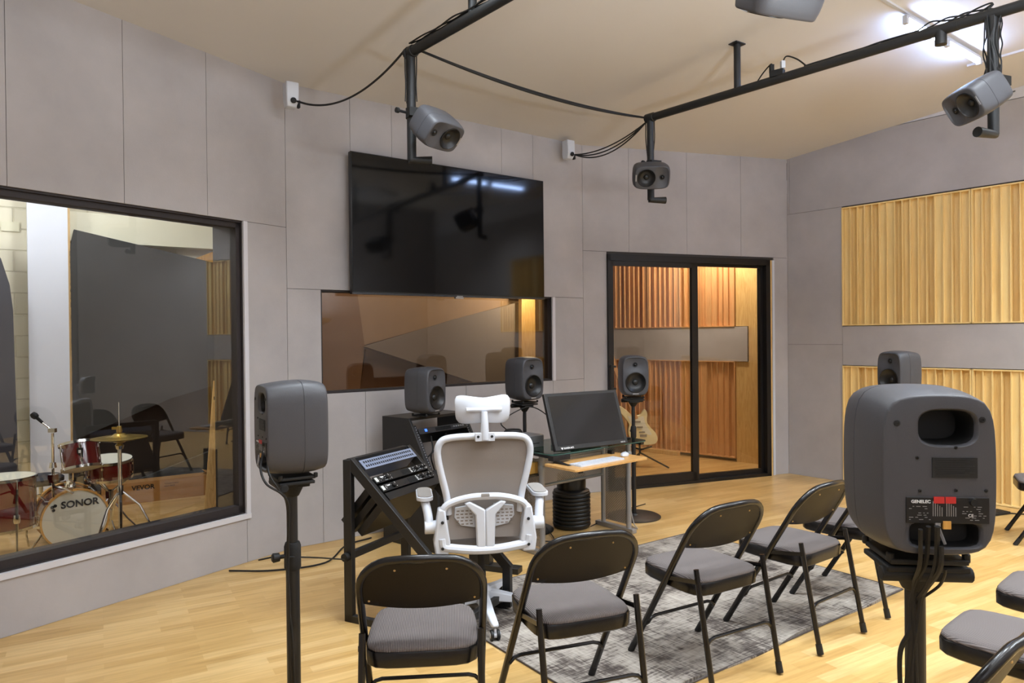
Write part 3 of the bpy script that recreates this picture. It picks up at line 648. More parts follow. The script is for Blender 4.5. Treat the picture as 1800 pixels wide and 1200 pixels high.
cable('cable', [P3(*p) for p in [(1662, 1000, 1.448), (1660, 1012, 1.457), (1650, 1030, 1.485), (1622, 1050, 1.504), (1600, 1065, 1.504)]], .003, 'thin black cable looping right of the foreground pole')
cable('cable', [P3(*p) for p in [(455, 984, 2.75), (480, 979, 2.7), (506, 979, 2.68), (528, 979, 2.75), (560, 980, 3.1), (605, 983, 3.85)]], .0035, 'thin black cable strung level between the left pole and the sloped rack')

# ------------------------------------------------------------------ folding chairs
def make_chair():
    r = thing('folding_chair', '', 'chair')
    hw = .215
    A = lambda z: .245-.595*z                          # y of the long leg at height z
    def side(x): return [Vector((x, A(0)+.005, 0)), Vector((x*1.0, A(.2), .2)), Vector((x*1.02, A(.44), .44)), Vector((x*1.02, A(.60), .60))]
    L = [Vector((-hw, A(z), z)) for z in (.035, .25, .50, .62)]
    zt, rad = .765, .125; topc = []
    for i in range(9):
        t = PI-PI/2*i/8; topc.append(Vector((-hw+rad+rad*math.cos(t), 0, zt-rad+rad*math.sin(t))))
    for p in topc: p.y = A(p.z)
    mid = [Vector((x, A(zt)-.012*(1-(x/hw)**2), zt+.006*(1-(x/hw)**2))) for x in (-.05, 0, .05)]
    path = L+topc+mid+[Vector((-p.x, p.y, p.z)) for p in topc[::-1]]+[Vector((-p.x, p.y, p.z)) for p in L[::-1]]
    g = G(); g.tube(path, .0142, 12); g.obj('back_frame', M['chairmetal'], r)
    for s in (-1, 1):
        g = G(); g.tube([(s*hw, A(0), 0), (s*hw, A(.05), .05)], [.0155, .0145], 12); g.obj('foot_cap', M['rubber'], r)
        g = G(); g.tube([(s*hw*.94, -.265, .03), (s*hw*.94, -.195, .40), (s*hw*.94, -.176, .505)], [.012, .0125, .0115], 10); g.m(1); g.tube([(s*hw*.94, -.271, 0), (s*hw*.94, -.262, .045)], [.0155, .0145], 12)
        g.obj('leg', [M['chairmetal'], M['rubber']], r)
        g = G(); g.bar((s*hw*.99, -.185, .455), (s*hw*.99, A(.41)-.01, .425), .005, .018); g.obj('hinge_link', M['chairmetal'], r)
    # stretchers
    def str_(y, z, w_, name):
        g = G(); rad = .05; P = [Vector((-w_, y(z-.05), z-.05))]+[Vector((-w_+rad-rad*math.cos(t), y(z), z-.05+rad*math.sin(t))) for t in (R(30), R(60), R(90))]
        P = P+[Vector((-p.x, p.y, p.z)) for p in P[::-1]]; g.tube(P, .008, 8); g.obj(name, M['chairmetal'], r)
    str_(lambda z: A(z), .20, hw, 'stretcher'); str_(lambda z: -.265+.19*(z-.03), .22, hw*.94, 'stretcher')
    # backrest sheet, bowed to the rear
    g = G(); n = 20; m_ = 7; ring_f = []
    def bx(u, v):                                      # u -1..1, v 0 bottom 1 top
        wid = hw-.006; ztop = zt-.010; zb = .565+.018*(u*u) 
        if abs(u)*wid > hw-rad:
            dx = abs(u)*wid-(hw-rad); ztop = zt-rad-.006+math.sqrt(max(0, (rad-.004)**2-dx*dx))
        z = zb+(ztop-zb)*v; y = A(z)-.028*(1-u*u)*(1-.55*v)-.006
        return Vector((u*wid, y, z))
    fr = [[g.b.verts.new(bx(-1+2*i/n, j/m_)) for i in range(n+1)] for j in range(m_+1)]
    bk = [[g.b.verts.new(bx(-1+2*i/n, j/m_)+Vector((0, .004, .0))) for i in range(n+1)] for j in range(m_+1)]
    for j in range(m_):
        for i in range(n):
            g.face([fr[j][i], fr[j][i+1], fr[j+1][i+1], fr[j+1][i]]); g.face([bk[j][i+1], bk[j][i], bk[j+1][i], bk[j+1][i+1]])
    for i in range(n):
        g.face([fr[0][i+1], fr[0][i], bk[0][i], bk[0][i+1]]); g.face([fr[m_][i], fr[m_][i+1], bk[m_][i+1], bk[m_][i]])
    for j in range(m_):
        g.face([fr[j][0], fr[j+1][0], bk[j+1][0], bk[j][0]]); g.face([fr[j+1][n], fr[j][n], bk[j][n], bk[j+1][n]])
    bo = g.obj('backrest', M['chairback'], r, ang=60)
    for u, v in ((-.88, .13), (.88, .13), (-.42, .86), (.42, .86)):
        p = bx(u, v); g = G(); g.lathe([(.0045, 0), (.0035, .003), (0, .004)], 10, p, (0, -1, 0)); g.obj('rivet', M['rivet'], bo)
    # seat: metal pan and padded cushion
    def sr(ax, by, z, e=6, n=40, front=.0):
        out = []
        for k in range(n):
            t = 2*PI*(k+.5)/n; c, s_ = math.cos(t), math.sin(t); q = (abs(c)**e+abs(s_)**e)**(-1/e); x, y = ax*c*q, by*s_*q
            x *= 1-.06*(y/by if y > 0 else 0); out.append(Vector((x, y+.015, z)))
        return out
    g = G(); g.loft([sr(.194, .196, .380), sr(.199, .201, .385), sr(.2, .202, .43), sr(.197, .199, .436)]); g.obj('seat_pan', M['chairmetal'], r)
    g = G(); g.loft([sr(.193, .195, .434), sr(.196, .198, .442), sr(.190, .192, .452), sr(.165, .168, .460), sr(.12, .12, .464), sr(.05, .05, .466)]); g.obj('seat_cushion', M['fabric'], r, ang=60)
    return r
ch0 = make_chair()
chairs = [(-.345, 2.70, -5, 'folding chair with padded grey seat, nearest at bottom left of the row', 'front row of folding chairs'),
          (.225, 2.93, -20, 'second folding chair from the left, just right of the office chair base', 'front row of folding chairs'),
          (.885, 3.38, -30, 'third folding chair from the left, on the middle of the rug edge', 'front row of folding chairs'),
          (1.465, 3.77, -37, 'fourth folding chair from the left, its back seen left of the foreground speaker', 'front row of folding chairs'),
          (1.98, 4.20, -43, 'fifth folding chair, its back hidden by the foreground speaker', 'front row of folding chairs'),
          (1.15, 1.97, -40, 'folding chair cut by the bottom right corner, its curved back in front', 'rear folding chairs'),
          (1.81, 2.55, -41, 'folding chair at the right edge right of the foreground pole, showing its seat', 'rear folding chairs'),
          (2.32, 3.0, -42, 'folding chair cut by the right edge, above the nearer rear seat', 'rear folding chairs'),
          (3.96, 5.25, -62, 'distant folding chair at the right edge before the maple slats', 'rear folding chairs')]
for i, (x, y, h, lb, gr) in enumerate(chairs):
    o = ch0 if i == 0 else dup(ch0); place(o, x, y, 0.009 if 1 <= i <= 4 else 0, h, lb, gr); o.scale = (1.03, 1.03, 1.015)

# ------------------------------------------------------------------ rug
g = G(); rw, rl = 1.6, 2.4; nx, ny = 30, 46
def rz_(x, y):
    e = max(0, 1-(rw/2+y)/.25)                       # near long edge ripples slightly
    return .008+.010*e*max(0, math.sin(x*7.5+.6))
rows = []
for j in range(nx+1):
    row = []
    for i in range(ny+1):
        x, y = -rl/2+rl*i/ny, -rw/2+rw*j/nx; yy = y
        if j == 0: yy += .012*math.sin(x*6)
        row.append((g.b.verts.new((x, yy, rz_(x, y))), g.b.verts.new((x, yy, .0005))))
    rows.append(row)
for j in range(nx):
    for i in range(ny):
        a, b, c, d = rows[j][i], rows[j][i+1], rows[j+1][i+1], rows[j+1][i]; g.face([a[0], b[0], c[0], d[0]]); g.face([d[1], c[1], b[1], a[1]])
for i in range(ny):
    g.face([rows[0][i][1], rows[0][i+1][1], rows[0][i+1][0], rows[0][i][0]]); g.face([rows[nx][i+1][1], rows[nx][i][1], rows[nx][i][0], rows[nx][i+1][0]])
for j in range(nx):
    g.face([rows[j+1][0][1], rows[j][0][1], rows[j][0][0], rows[j+1][0][0]]); g.face([rows[j][ny][1], rows[j+1][ny][1], rows[j+1][ny][0], rows[j][ny][0]])
o = g.obj('rug', M['rug']); tag(o, 'faded grey distressed rug under the row of folding chairs', 'rug'); o.location = (.895, 4.23, 0); o.rotation_euler = (0, 0, R(36))
g = G(); g.tube([(-rl/2, -rw/2, .006), (rl/2, -rw/2, .006), (rl/2, rw/2, .006), (-rl/2, rw/2, .006)], .005, 6, closed=True); g.obj('binding', M['rug_edge'], o)

# ------------------------------------------------------------------ ceiling pipes, hung speakers, cables
PZ = 3.27
def pipe_run(name, a, b, label, drops, hangs, dz=2.62):
    a, b = Vector(a), Vector(b); d = (b-a).normalized(); root = thing(name, label, 'ceiling pipe', a)
    def L(v): return Vector(v)-a
    g = G(); g.tube([(0, 0, 0), b-a], .030, 16); g.obj('rail', M['pipe'], root)
    g = G(); g.lathe([(.036, -.04), (.036, .04)], 16, d*.0, d); g.obj('coupling', M['pipe'], root, bev=.003)
    for i_, p in enumerate(drops):
        bend = not (i_ == 1 and 'top edge' in label); q = a+d*p; g = G(); el = Vector((math.sin(PI*.6), -math.cos(PI*.6), 0)) if False else Vector((.75, -.66, 0)); 
        dz = 2.62 if bend else 2.9
        g.tube([L(q), L((q.x, q.y, dz+.0))], .028, 16); dp = g.obj('drop_pole', M['pipe'], root)
        g = G(); e = Vector((q.x, q.y, dz)); bend and g.tube([L(e+Vector((0, 0, .03))), L(e), L(e+(Vector((-.12, -.05, 0)) if i_ else Vector((.12, .02, 0))))], .028, 14); bend and g.obj('elbow', M['pipe'], dp)
        g = G(); g.lathe([(.034, -.03), (.034, .03)], 16, L((q.x, q.y, 2.90))); g.box(L((q.x+.03, q.y-.02, 2.90)), (.09, .05, .05), .4); g.lathe([(.008, 0), (.008, .05), (.016, .052), (.016, .07)], 10, L((q.x-.03, q.y-.03, 2.90)), (-.7, -.7, 0)); g.obj('clamp', M['blackmatte'], dp)
    for p in hangs:
        q = a+d*p; g = G(); g.tube([L(q), L((q.x, q.y, ceil_z(q.x, q.y)+.01))], .024, 16); h = g.obj('hanger', M['pipe'], root)
        g = G(); zz = ceil_z(q.x, q.y); g.box(L((q.x, q.y, zz-.004)), (.10, .07, .008), .6); g.obj('ceiling_plate', M['pipe'], h)
    return a, b, d
A1 = Vector(P3(1143, 211, 5.68)); A1.z = PZ
A2 = Vector(P3(1790, 22, 3.80)); A2.z = PZ; dd = (A2-A1).normalized(); A2 = A1+dd*4.2
drop_r = (Vector(P3(1752, 33, 3.93))-A1).dot(dd)
hang_r = (Vector(P3(1291, 168, 5.06))-A1).dot(dd)
pipe_run('steel_pipe', A1, A2, 'long dark steel pipe under the ceiling running from centre to right edge', [.0, drop_r], [hang_r, 3.6])
B1 = Vector(P3(722, 100, 4.33)); B1.z = PZ; B2 = B1+dd*4.2
drop_b = 2.42
pipe_run('steel_pipe', B1, B2, 'dark steel ceiling pipe leaving through the top edge above the television', [.0, drop_b], [.62, 3.2])
# tee boxes and clips on the right pipe
g = G(); q = A1+dd*((Vector(P3(1662, 62, 4.13))-A1).dot(dd)); g.tube([q-dd*.09, q+dd*.09], .031, 16); g.tube([q, q+Vector((0, 0, -.085))], .031, 16); tag(g.obj('pipe_tee', M['pipe']), 'steel tee fitting on the right ceiling pipe just under the lit tubes', 'pipe fitting')
g = G(); q = A1+dd*((Vector(P3(1366, 138, 4.85))-A1).dot(dd))+Vector((0, 0, .04)); g.box(q, (.09, .05, .04), -.7); g.box(q+Vector((-.03, .02, .04)), (.025, .03, .05)); g.m(1); g.box(q+Vector((.03, -.02, .05)), (.025, .03, .05)); tag(g.obj('cable_adapter', [M['blackmatte'], M['white']]), 'small black and white power adapter sitting on the right ceiling pipe', 'adapter')
cable('cable', [q+Vector((-.10, .11, -.02)), q+Vector((-.07, .07, .03)), q+Vector((-.035, .02, .07)), q+Vector((-.03, .02, .05))], .005, 'short black lead rising left of the adapter on the ceiling pipe')
cable('cable', [q+Vector((.03, -.02, .07)), q+Vector((.05, -.04, .10)), q+Vector((.10, -.09, .06)), q+Vector((.14, -.15, -.01))], .005, 'short black lead looping right of the adapter on the ceiling pipe')
random.seed(11)
for k in range(3):
    pts = []
    for i in range(15):
        f = hang_r+.5+(drop_r-hang_r-.5)*i/14; q = A1+dd*f
        pts.append(q+Vector((.0, 0, .028+.006*random.random()+.03*(math.sin(i*.9+k)**2)*(i > 9)))+dd.cross(Vector((0, 0, 1)))*(-.004+.012*(k-1)))
    pts += [A1+dd*drop_r+Vector((-.03, .012*k, .0)), A1+dd*drop_r+Vector((-.036+.01*k, -.02, -.15)), A1+dd*drop_r+Vector((-.034+.02*k, -.025, -.28)), A1+dd*drop_r+Vector((-.03, -.02+.01*k, -.36))]
    cable('cable', pts, .005, 'grey cable lying along the right ceiling pipe and down its end drop', 'cables on the right ceiling pipe', m_='pipe')
for k in range(7):
    q = A1+dd*drop_r; a0_ = k*.9+3.0; pts = []
    for i in range(9):
        z = -.02-.40*i/8; rr_ = .034+.012*random.random(); a_ = a0_+.35*math.sin(i*1.1+k); pts.append(q+Vector((rr_*math.cos(a_), rr_*math.sin(a_), z)))
    cable('cable', pts, .004, 'grey cable bundled around the drop pole of the right hung speaker', 'cables on the right drop pole', m_='pipe')
for k in range(5):
    q = A1+dd*drop_r+Vector((0, 0, -.38)); a_ = k*1.3
    pts = [q+Vector((.03*math.cos(a_), .03*math.sin(a_), .03)), q+Vector((.08*math.cos(a_), .08*math.sin(a_), .02-.02*k)), q+Vector((.10*math.cos(a_+.6), .08*math.sin(a_+.6), -.05)), q+Vector((.03*math.cos(a_+1), .03*math.sin(a_+1), -.06))]
    cable('cable', pts, .004, 'looped grey cable end at the clamp of the right hung speaker', 'cable loops at the right clamp', m_='pipe')
for k in range(3):
    pts = []
    for i in range(12):
        q = B1+dd*(.02+.30*i*.5); pts.append(q+Vector((0, 0, .03+.016*abs(math.sin(i*1.3+k*2))))+dd.cross(Vector((0, 0, 1)))*(.012*(k-1)+.01))
    cable('cable', pts, .005, 'black cable lying on top of the ceiling pipe above the television', 'cables on the left ceiling pipe')
for k, a_ in enumerate((2.5, 3.6, -.3)):
    q = B1; pts = [q+Vector((.0, 0, .035)), q+Vector((.034*math.cos(a_), .034*math.sin(a_), .01))]+[q+Vector(((.033+.004*(i % 2))*math.cos(a_), .034*math.sin(a_), -.10*i)) for i in range(1, 4)]
    cable('cable', pts, .004, 'black cable tied down the drop pole left of the hung speaker over the television', 'cables on the left drop pole')
for k, a_ in enumerate((2.6, .4)):
    q = A1; pts = [q+Vector((.0, 0, .035)), q+Vector((.034*math.cos(a_), .034*math.sin(a_), .01))]+[q+Vector(((.030+.010*math.sin(i*1.0))*math.cos(a_), .034*math.sin(a_), -.08*i)) for i in range(1, 5)]
    cable('cable', pts, .004, 'dark cable tied down the drop pole of the middle hung speaker', 'cables on the middle drop pole')
# white boxes in the wall corners, cables strung between
def wall_box(px, py, d, label, sx=.075):
    p = Vector(P3(px, py, d)); r = thing('surround_speaker_box', label, 'wall device', p, R(35))
    g = G(); g.loft([[Vector(v) for v in q] for q in (((-.045, .05, .09), (.045, .05, .09), (.045, -.035, .09), (-.045, -.035, .09)), ((-.045, .05, -.04), (.045, .05, -.04), (.04, -.045, -.04), (-.045, -.045, -.04)), ((-.035, .05, -.085), (.035, .05, -.085), (.03, -.02, -.085), (-.035, -.02, -.085)))]); g.obj('housing', M['white'], r, bev=.008)
    g = G(); g.lathe([(.02, 0), (.02, .008), (.014, .012)], 16, (.0, -.045, -.045), (0, -1, -.3)); g.box((.045, -.02, -.06), (.014, .03, .05)); g.obj('lens', M['blackmatte'], r)
    return p
w1 = wall_box(512, 168, 5.05, 'small white device high on the wall left of the television')
w2 = wall_box(1000, 264, 6.75, 'small white device high on the wall right of the television')
def sag(a, b, s, n=10, k=0): return [a.lerp(b, i/n)+Vector((0, 0, -s*4*(i/n)*(1-i/n)+k*.01*math.sin(i*2.1))) for i in range(n+1)]
cable('cable', sag(w1+Vector((.05, -.03, -.05)), B1+Vector((-.03, 0, .02)), .14), .007, 'black cable hanging from the white device left of the television to the pipe')
for k in range(2): cable('cable', sag(B1+dd*.12+Vector((0, 0, -.03)), A1+Vector((-.03, 0, .0)), .05+.012*k), .008, 'taut black cable strung between the two ceiling pipe ends', 'cables between the pipe ends')
for k in range(3): cable('cable', sag(w2+Vector((.05, -.03, -.05)), A1+Vector((-.03, .01, -.03)), .06+.03*k), .006, 'thin black cable from the white device right of the television to the pipe end', 'cables to the right wall device')

cs0 = make_speaker(.189, .285, .178, back_detail=False, pod=False)
for ch in cs0.children: ch.data.transform(Matrix.Translation((0, 0, -.1425)))
def aim(o, pos, tgt, roll, label):
    y = (Vector(tgt)-Vector(pos)).normalized(); z = Vector((0, 0, 1)); x = y.cross(z).normalized(); z = x.cross(y)
    m = Matrix(((x.x, y.x, z.x), (x.y, y.y, z.y), (x.z, y.z, z.z))) @ Matrix.Rotation(R(roll), 3, 'Y')
    o.location = pos; o.rotation_euler = m.to_euler(); o['label'] = label; o['group'] = 'grey speakers hung from the ceiling pipes'
hung = [(P3(768, 226, 4.22), (.45, 3.55, 1.7), 90, 'grey hung speaker tilted down above the television'),
        (P3(1144, 308, 5.54), (.9, 2.0, 1.1), -90, 'grey hung speaker in the middle facing the viewer, woofer on its left'),
        (P3(1716, 174, 3.78), (.6, 3.75, 1.6), 90, 'grey hung speaker at the upper right pointing down left'),
        (P3(1376, -22, 2.50), (.6, 3.6, .9), 90, 'grey hung speaker cut by the top edge, only its underside in view')]
for i, (p, t, rl_, lb) in enumerate(hung):
    o = cs0 if i == 0 else dup(cs0); aim(o, p, t, rl_, lb)

# ------------------------------------------------------------------ visible tubes of the live room and added fill lamps
TL = 1.2
f0, f1 = Vector(P3(1592, 40, 4.64)), Vector(P3(1722, 108, 5.52))
def tube_lamp(a, b, label, glow=None):
    a, b = Vector(a), Vector(b); d = (b-a).normalized(); r = thing('tube_light', label, 'ceiling light', a, 0, 'cool tube lights')
    n_ = Vector((0, 0, 1))
    g = G(); g.bar(n_*.035, b-a+n_*.035, .03, .018); g.obj('batten', M['housing'], r)
    g = G(); g.tube([d*.03, b-a-d*.03], .013, 12); g.obj('tube', glow or M['tube'], r)
    for q in (Vector(), b-a):
        g = G(); g.box(q+n_*.012, (.03, .03, .055), math.atan2(d.y, d.x)); g.obj('end_cap', M['housing'], r)
def on_ceil(x, y, k=.05): return Vector((x, y, ceil_z(x, y)-k))
def ceil_px(px, py, k=.05):
    r = rays(px, py); t = 3.0
    for _ in range(30): t = (ceil_z(r.x*t, r.y*t)-k-EYE)/r.z
    return Vector((r.x*t, r.y*t, EYE+r.z*t))
ta, tm, tb = ceil_px(1592, 38, .075), ceil_px(1660, 74, .075), ceil_px(1721, 110, .075)
tube_lamp(ta, ta.lerp(tb, .49), 'lit cool white tube on the ceiling, the left of two above the right pipe')
tube_lamp(ta.lerp(tb, .53), tb, 'lit cool white tube on the ceiling, the right of two above the right pipe')
for x, y, p in FILL_DOWNLIGHTS:
    r = thing('fill_ceiling_lamp', 'added square fill lamp on the ceiling outside the view', 'ceiling light', (x, y, ceil_z(x, y)), 0, 'added fill lamps on the ceiling')
    g = G(); g.box((0, 0, -.035), (.62, .62, .07)); g.obj('housing', M['housing'], r, bev=.005)
for x, y, p in FILL_UPLIGHTS:
    r = thing('fill_uplighter', 'added fill uplighter on a pole outside the view', 'floor lamp', (x, y, 0), 0, 'added fill uplighters')
    g = G(); g.lathe([(.16, 0), (.16, .02), (.02, .03)], 24); g.obj('base', M['silver'], r)
    g = G(); g.lathe([(.014, .02), (.014, 1.80)], 12); g.obj('pole', M['silver'], r)
    g = G(); g.lathe([(.03, 1.78), (.14, 1.82), (.22, 1.90), (.215, 1.90), (.13, 1.83), (.0, 1.80)], 28, cap=False); g.obj('bowl', M['housing'], r)
for x, y in FILL_TUBES: tube_lamp(on_ceil(x, y, .10), on_ceil(x+.93, y+.75, .10), 'added neutral fill tube on the ceiling outside the view', M['filltube'])
g = G(); a, b = ceil_px(1551, 0, .006), ceil_px(1592, 25, .006); e = (b-a).normalized(); b2 = ceil_px(1727, 104, .006); g.bar(a-e*2, b2, .022, .014); c_ = ceil_px(1700, 116, .006); d_ = ceil_px(1800, 88, .006); g.m(1); g.bar(c_, d_+(d_-c_), .03, .02); struct(g, 'trim_ceiling', [M['housing'], M['plaster']])

# ------------------------------------------------------------------ desk, monitor and what stands on them
DA = R(40); DX, DY = Vector((math.cos(DA), math.sin(DA), 0)), Vector((-math.sin(DA), math.cos(DA), 0)); DO = Vector((.20, 5.02, 0))
def dw(x, y, z=0): return DO+DX*x+DY*y+Vector((0, 0, z))
desk = thing('desk', 'small glass-topped desk on silver perforated metal legs with wooden tray', 'desk', DO, DA)
def rect_r(x0, x1, y0, y1, z, r, n=6):
    out = []
    for cx, cy, a in ((x1-r, y1-r, 0), (x0+r, y1-r, 90), (x0+r, y0+r, 180), (x1-r, y0+r, 270)):
        for k in range(n+1): t = R(a+90*k/n); out.append(Vector((cx+r*math.cos(t), cy+r*math.sin(t), z)))
    return out
g = G(); g.prism(rect_r(-.10, .91, -.22, .36, .742, .07), (0, 0, .008))
for f in g.b.faces:
    f.normal_update()
    if abs(f.normal.z) < .5: f.material_index = 1
gt = g.obj('glass_top', [M['deskglass'], M['glassedge']], desk)
g = G(); g.prism(rect_r(-.14, .58, -.48, -.17, .674, .022), (0, 0, .016)); g.obj('keyboard_tray', M['trayply'], desk, bev=.002)
for nm, x in (('left', 0), ('right', .92)):
    g = G(); g.tube([(x, 0, 0), (x, 0, .735)], .021, 16); g.m(1); g.lathe([(.027, .60), (.028, .61), (.028, .63), (.022, .64)], 16, (x, 0, 0)); g.obj('leg', [M['silver'], M['silver']], desk)
    g = G(); g.tube([(x, .27, 0), (x, .27, .735)], .018, 16); g.obj('leg', M['silver'], desk)
    g = G(); g.bar((x, -.06, .018), (x, .34, .018), .05, .036); g.obj('foot', M['silver'], desk, bev=.005)
    g = G(); g.box((0, 0, 0), (.22, .003, .62)); o = g.obj('perforated_side', M['perf'], desk); o.location = (x, .135, .37); o.rotation_euler = (0, 0, R(90))
g = G(); g.box((0, 0, 0), (.90, .003, .19)); o = g.obj('modesty_panel', M['perf'], desk); o.location = (.46, .27, .52)
for z in (.42, .62):
    g = G(); g.tube([(0, .27, z), (.92, .27, z)], .013, 10); g.obj('crossbar', M['silver'], desk)
g = G(); g.bar((-.04, -.20, .725), (.0, .34, .725), .035, .03); g.bar((-.06, -.2, .70), (-.06, -.45, .665), .03, .02); g.bar((.90, -.16, .725), (.92, .34, .725), .035, .03); g.bar((.50, -.2, .715), (.50, -.2, .68), .04, .03); g.bar((-.10, -.20, .724), (.06, -.20, .724), .05, .035)
g.obj('black_bracket', M['blackmetal'], desk)
# monitor
mo = thing('touch_monitor', 'large black tilted monitor on the glass desk', 'monitor', dw(.288, -.225, .752), DA-R(7))
tl = R(19); MX, MY, MZ = Vector((1, 0, 0)), Vector((0, math.sin(tl), math.cos(tl))), Vector((0, math.cos(tl), -math.sin(tl)))
mw, mh = .66, .405
def mp(x, y, z=0): return MX*x+MY*y+MZ*z+Vector((0, 0, .012))
def mbox(g, x0, x1, y0, y1, z0, z1): return g.hexa([mp(x0, y0, z0), mp(x1, y0, z0), mp(x1, y0, z1), mp(x0, y0, z1), mp(x0, y1, z0), mp(x1, y1, z0), mp(x1, y1, z1), mp(x0, y1, z1)])
g = G(); mbox(g, -mw/2, mw/2, 0, mh, 0, .028); g.obj('casing', M['black'], mo, bev=.004)
g = G(); mbox(g, -mw/2+.028, mw/2-.028, .032, mh-.022, -.0015, .002); g.obj('screen', M['screen'], mo)
g = G(); mbox(g, -.15, .15, .05, .25, .03, .06); g.bar((0, .10, .18), (0, .20, .01), .10, .02); g.box((0, .17, .006), (.26, .20, .012)); g.obj('stand', M['blackmetal'], mo, bev=.002)
text('RAVEN MTi', .017, frame(mp(-mw/2+.075, .008, -.002), MX, MY), M['lettering'], mo, bold=.0004)
g = G(); g.prism([mp(-mw/2+.048, .020, -.003), mp(-mw/2+.070, .020, -.003), mp(-mw/2+.059, .004, -.003)], MZ*.002); g.obj('logo', M['lettering'], mo)
g = G(); mbox(g, mw/2-.07, mw/2-.045, .008, .018, -.002, 0); mbox(g, mw/2-.04, mw/2-.028, .008, .018, -.002, 0); g.obj('button', M['silver'], mo)
kb = thing('keyboard', 'thin white keyboard lying on the wooden tray', 'keyboard', dw(.17, -.375, .690), DA)
g = G(); g.prism(rect_r(-.215, .215, -.057, .057, 0, .008, 3), (0, 0, .008)); g.obj('tray_plate', M['white'], kb)
for r_ in range(5):
    g = G()
    for k in range(20): g.box((-.203+.0214*k, -.044+.0215*r_, .0095), (.0175, .0175, .003))
    g.obj('key_row', M['keys'], kb)
ms = thing('computer_mouse', 'white mouse at the right end of the wooden tray', 'mouse', dw(.50, -.33, .690), DA+R(-60))
g = G(); g.loft([[Vector((.03*math.cos(t)*a, .055*math.sin(t)*a, z)) for t in [2*PI*k/24 for k in range(24)]] for a, z in ((.9, 0), (1, .006), (.93, .015), (.7, .022), (.35, .026), (.05, .0265))]); g.obj('mouse_shell', M['white'], ms, ang=60)
g = G(); g.box((.0, .03, .0262), (.006, .014, .004)); g.obj('scroll_wheel', M['softgrey'], ms)
sb = thing('computer_box', 'silver grey box standing at the back left of the glass desk', 'computer', dw(.02, .20, .751), DA)
g = G(); g.prism(rect_r(-.11, .11, -.10, .10, 0, .03), (0, 0, .085)); g.obj('case', M['silver'], sb, bev=.004)
g = G(); g.box((.0, -.101, .03), (.1, .002, .004)); g.obj('slot', M['blackmatte'], sb)
pk = G(); pk.lathe([(.068, 0), (.068, .02), (.055, .035), (.02, .04), (0, .04)], 28, (0, 0, 0)); o = pk.obj('round_hub', M['rubber']); tag(o, 'small round black base on top of the silver box behind the office chair', 'device'); o.location = dw(-.04, .26, .838)
au = G(); au.box((0, 0, .022), (.24, .12, .042)); o = au.obj('audio_interface', M['silver'], bev=.003); tag(o, 'low silver box under the front of the big monitor', 'device'); o.location = dw(.33, .07, .751); o.rotation_euler = (0, 0, DA)
ph = G(); ph.box((0, 0, .004), (.15, .09, .007)); ph.m(1); ph.box((.02, .0, .013), (.05, .02, .012)); ph.box((-.03, .02, .012), (.02, .02, .01)); o = ph.obj('control_pad', [M['blackmatte'], M['silver']], bev=.001); tag(o, 'small black pad with silver bits at the right end of the glass', 'device'); o.location = dw(.80, -.02, .751); o.rotation_euler = (0, 0, DA)
oj = G(); oj.box((0, 0, .04), (.10, .12, .08)); o = oj.obj('carton', M['hoop'], bev=.002); tag(o, 'small orange box under the desk glass beside the office chair', 'box'); o.location = dw(-.05, .10, .58); o.rotation_euler = (0, 0, DA)
sh_ = G(); sh_.box((0, 0, 0), (.16, .30, .01)); o = sh_.obj('side_shelf', M['blackmetal'], desk); o.location = (-.05, .16, .573)
# ribbed black drum under the desk
bn = thing('ribbed_bin', 'black ribbed round bin on the floor under the desk', 'bin', (.47, 5.80, 0))
g = G(); pr = [(.135, 0), (.148, .01)]
for k in range(9): z = .02+.030*k; pr += [(.150, z), (.154, z+.006), (.154, z+.018), (.150, z+.024), (.145, z+.027)]
pr += [(.145, .30), (.12, .31)]; g.lathe(pr, 40); g.obj('ribbed_body', M['black'], bn, ang=25)
g = G(); g.lathe([(.115, .30), (.118, .305), (.118, .40), (.110, .43), (.04, .435), (0, .435)], 36); g.obj('upper_drum', M['bezel'], bn)
for pts, lb in (([dw(.92, .10, .42), dw(.98, .06, .25), dw(1.0, .02, .06), dw(1.02, .0, .01), dw(1.1, .2, .01)], 'pale cable hanging behind the right perforated desk leg'),
                ([(.62, 5.75, .012), (.75, 5.95, .012), (.9, 6.2, .012), (1.2, 6.5, .012)], 'black cable on the floor behind the ribbed bin'),
                ([dw(-.06, .30, .86), dw(-.08, .34, .93), (.12, 5.55, 1.0), (.26, 5.4, .95), (.33, 5.33, .85)], 'thin black cable arching from the round base to the monitor'),
                ([dw(.1, .25, .40), dw(.12, .22, .2), dw(.15, .24, .05), dw(.3, .2, .012), dw(.5, .5, .012)], 'black cable dropping from the desk panel to the floor')):
    cable('cable', pts, .0045, lb, m_='softgrey' if 'pale' in lb else 'rubber')

# ------------------------------------------------------------------ sloped rack at the left with patch bay
ra = thing('sloped_rack', 'black sloped metal rack stand left of the office chair', 'rack', (-.90, 3.90, 0), R(62.7))
RW = .52
for x in (0, RW):
    g = G()
    g.bar((x, 0, 0), (x, 0, .885), .032, .055, (0, 1, 0)); g.bar((x, .02, .02), (x, -.70, .02), .032, .04); g.bar((x, -.70, .02), (x, -.70, .26), .032, .05, (0, 1, 0)); g.bar((x, -.01, .875), (x, -.715, .235), .03, .055)
    g.obj('side_frame', M['black'], ra, bev=.003)
for y, z in ((0, .36), (-.70, .10), (0, .87)):
    g = G(); g.bar((0, y, z), (RW, y, z), .03, .04); g.obj('crossbar', M['black'], ra, bev=.003)
g = G(); g.lathe([(.02, 0), (.025, .01), (.022, .03)], 12, (-.016, 0, .36), (-1, 0, 0)); g.obj('knob', M['rubber'], ra)
slope = Vector((0, -.705, -.64)).normalized(); nrm = Vector((0, -.64, .705)).normalized()
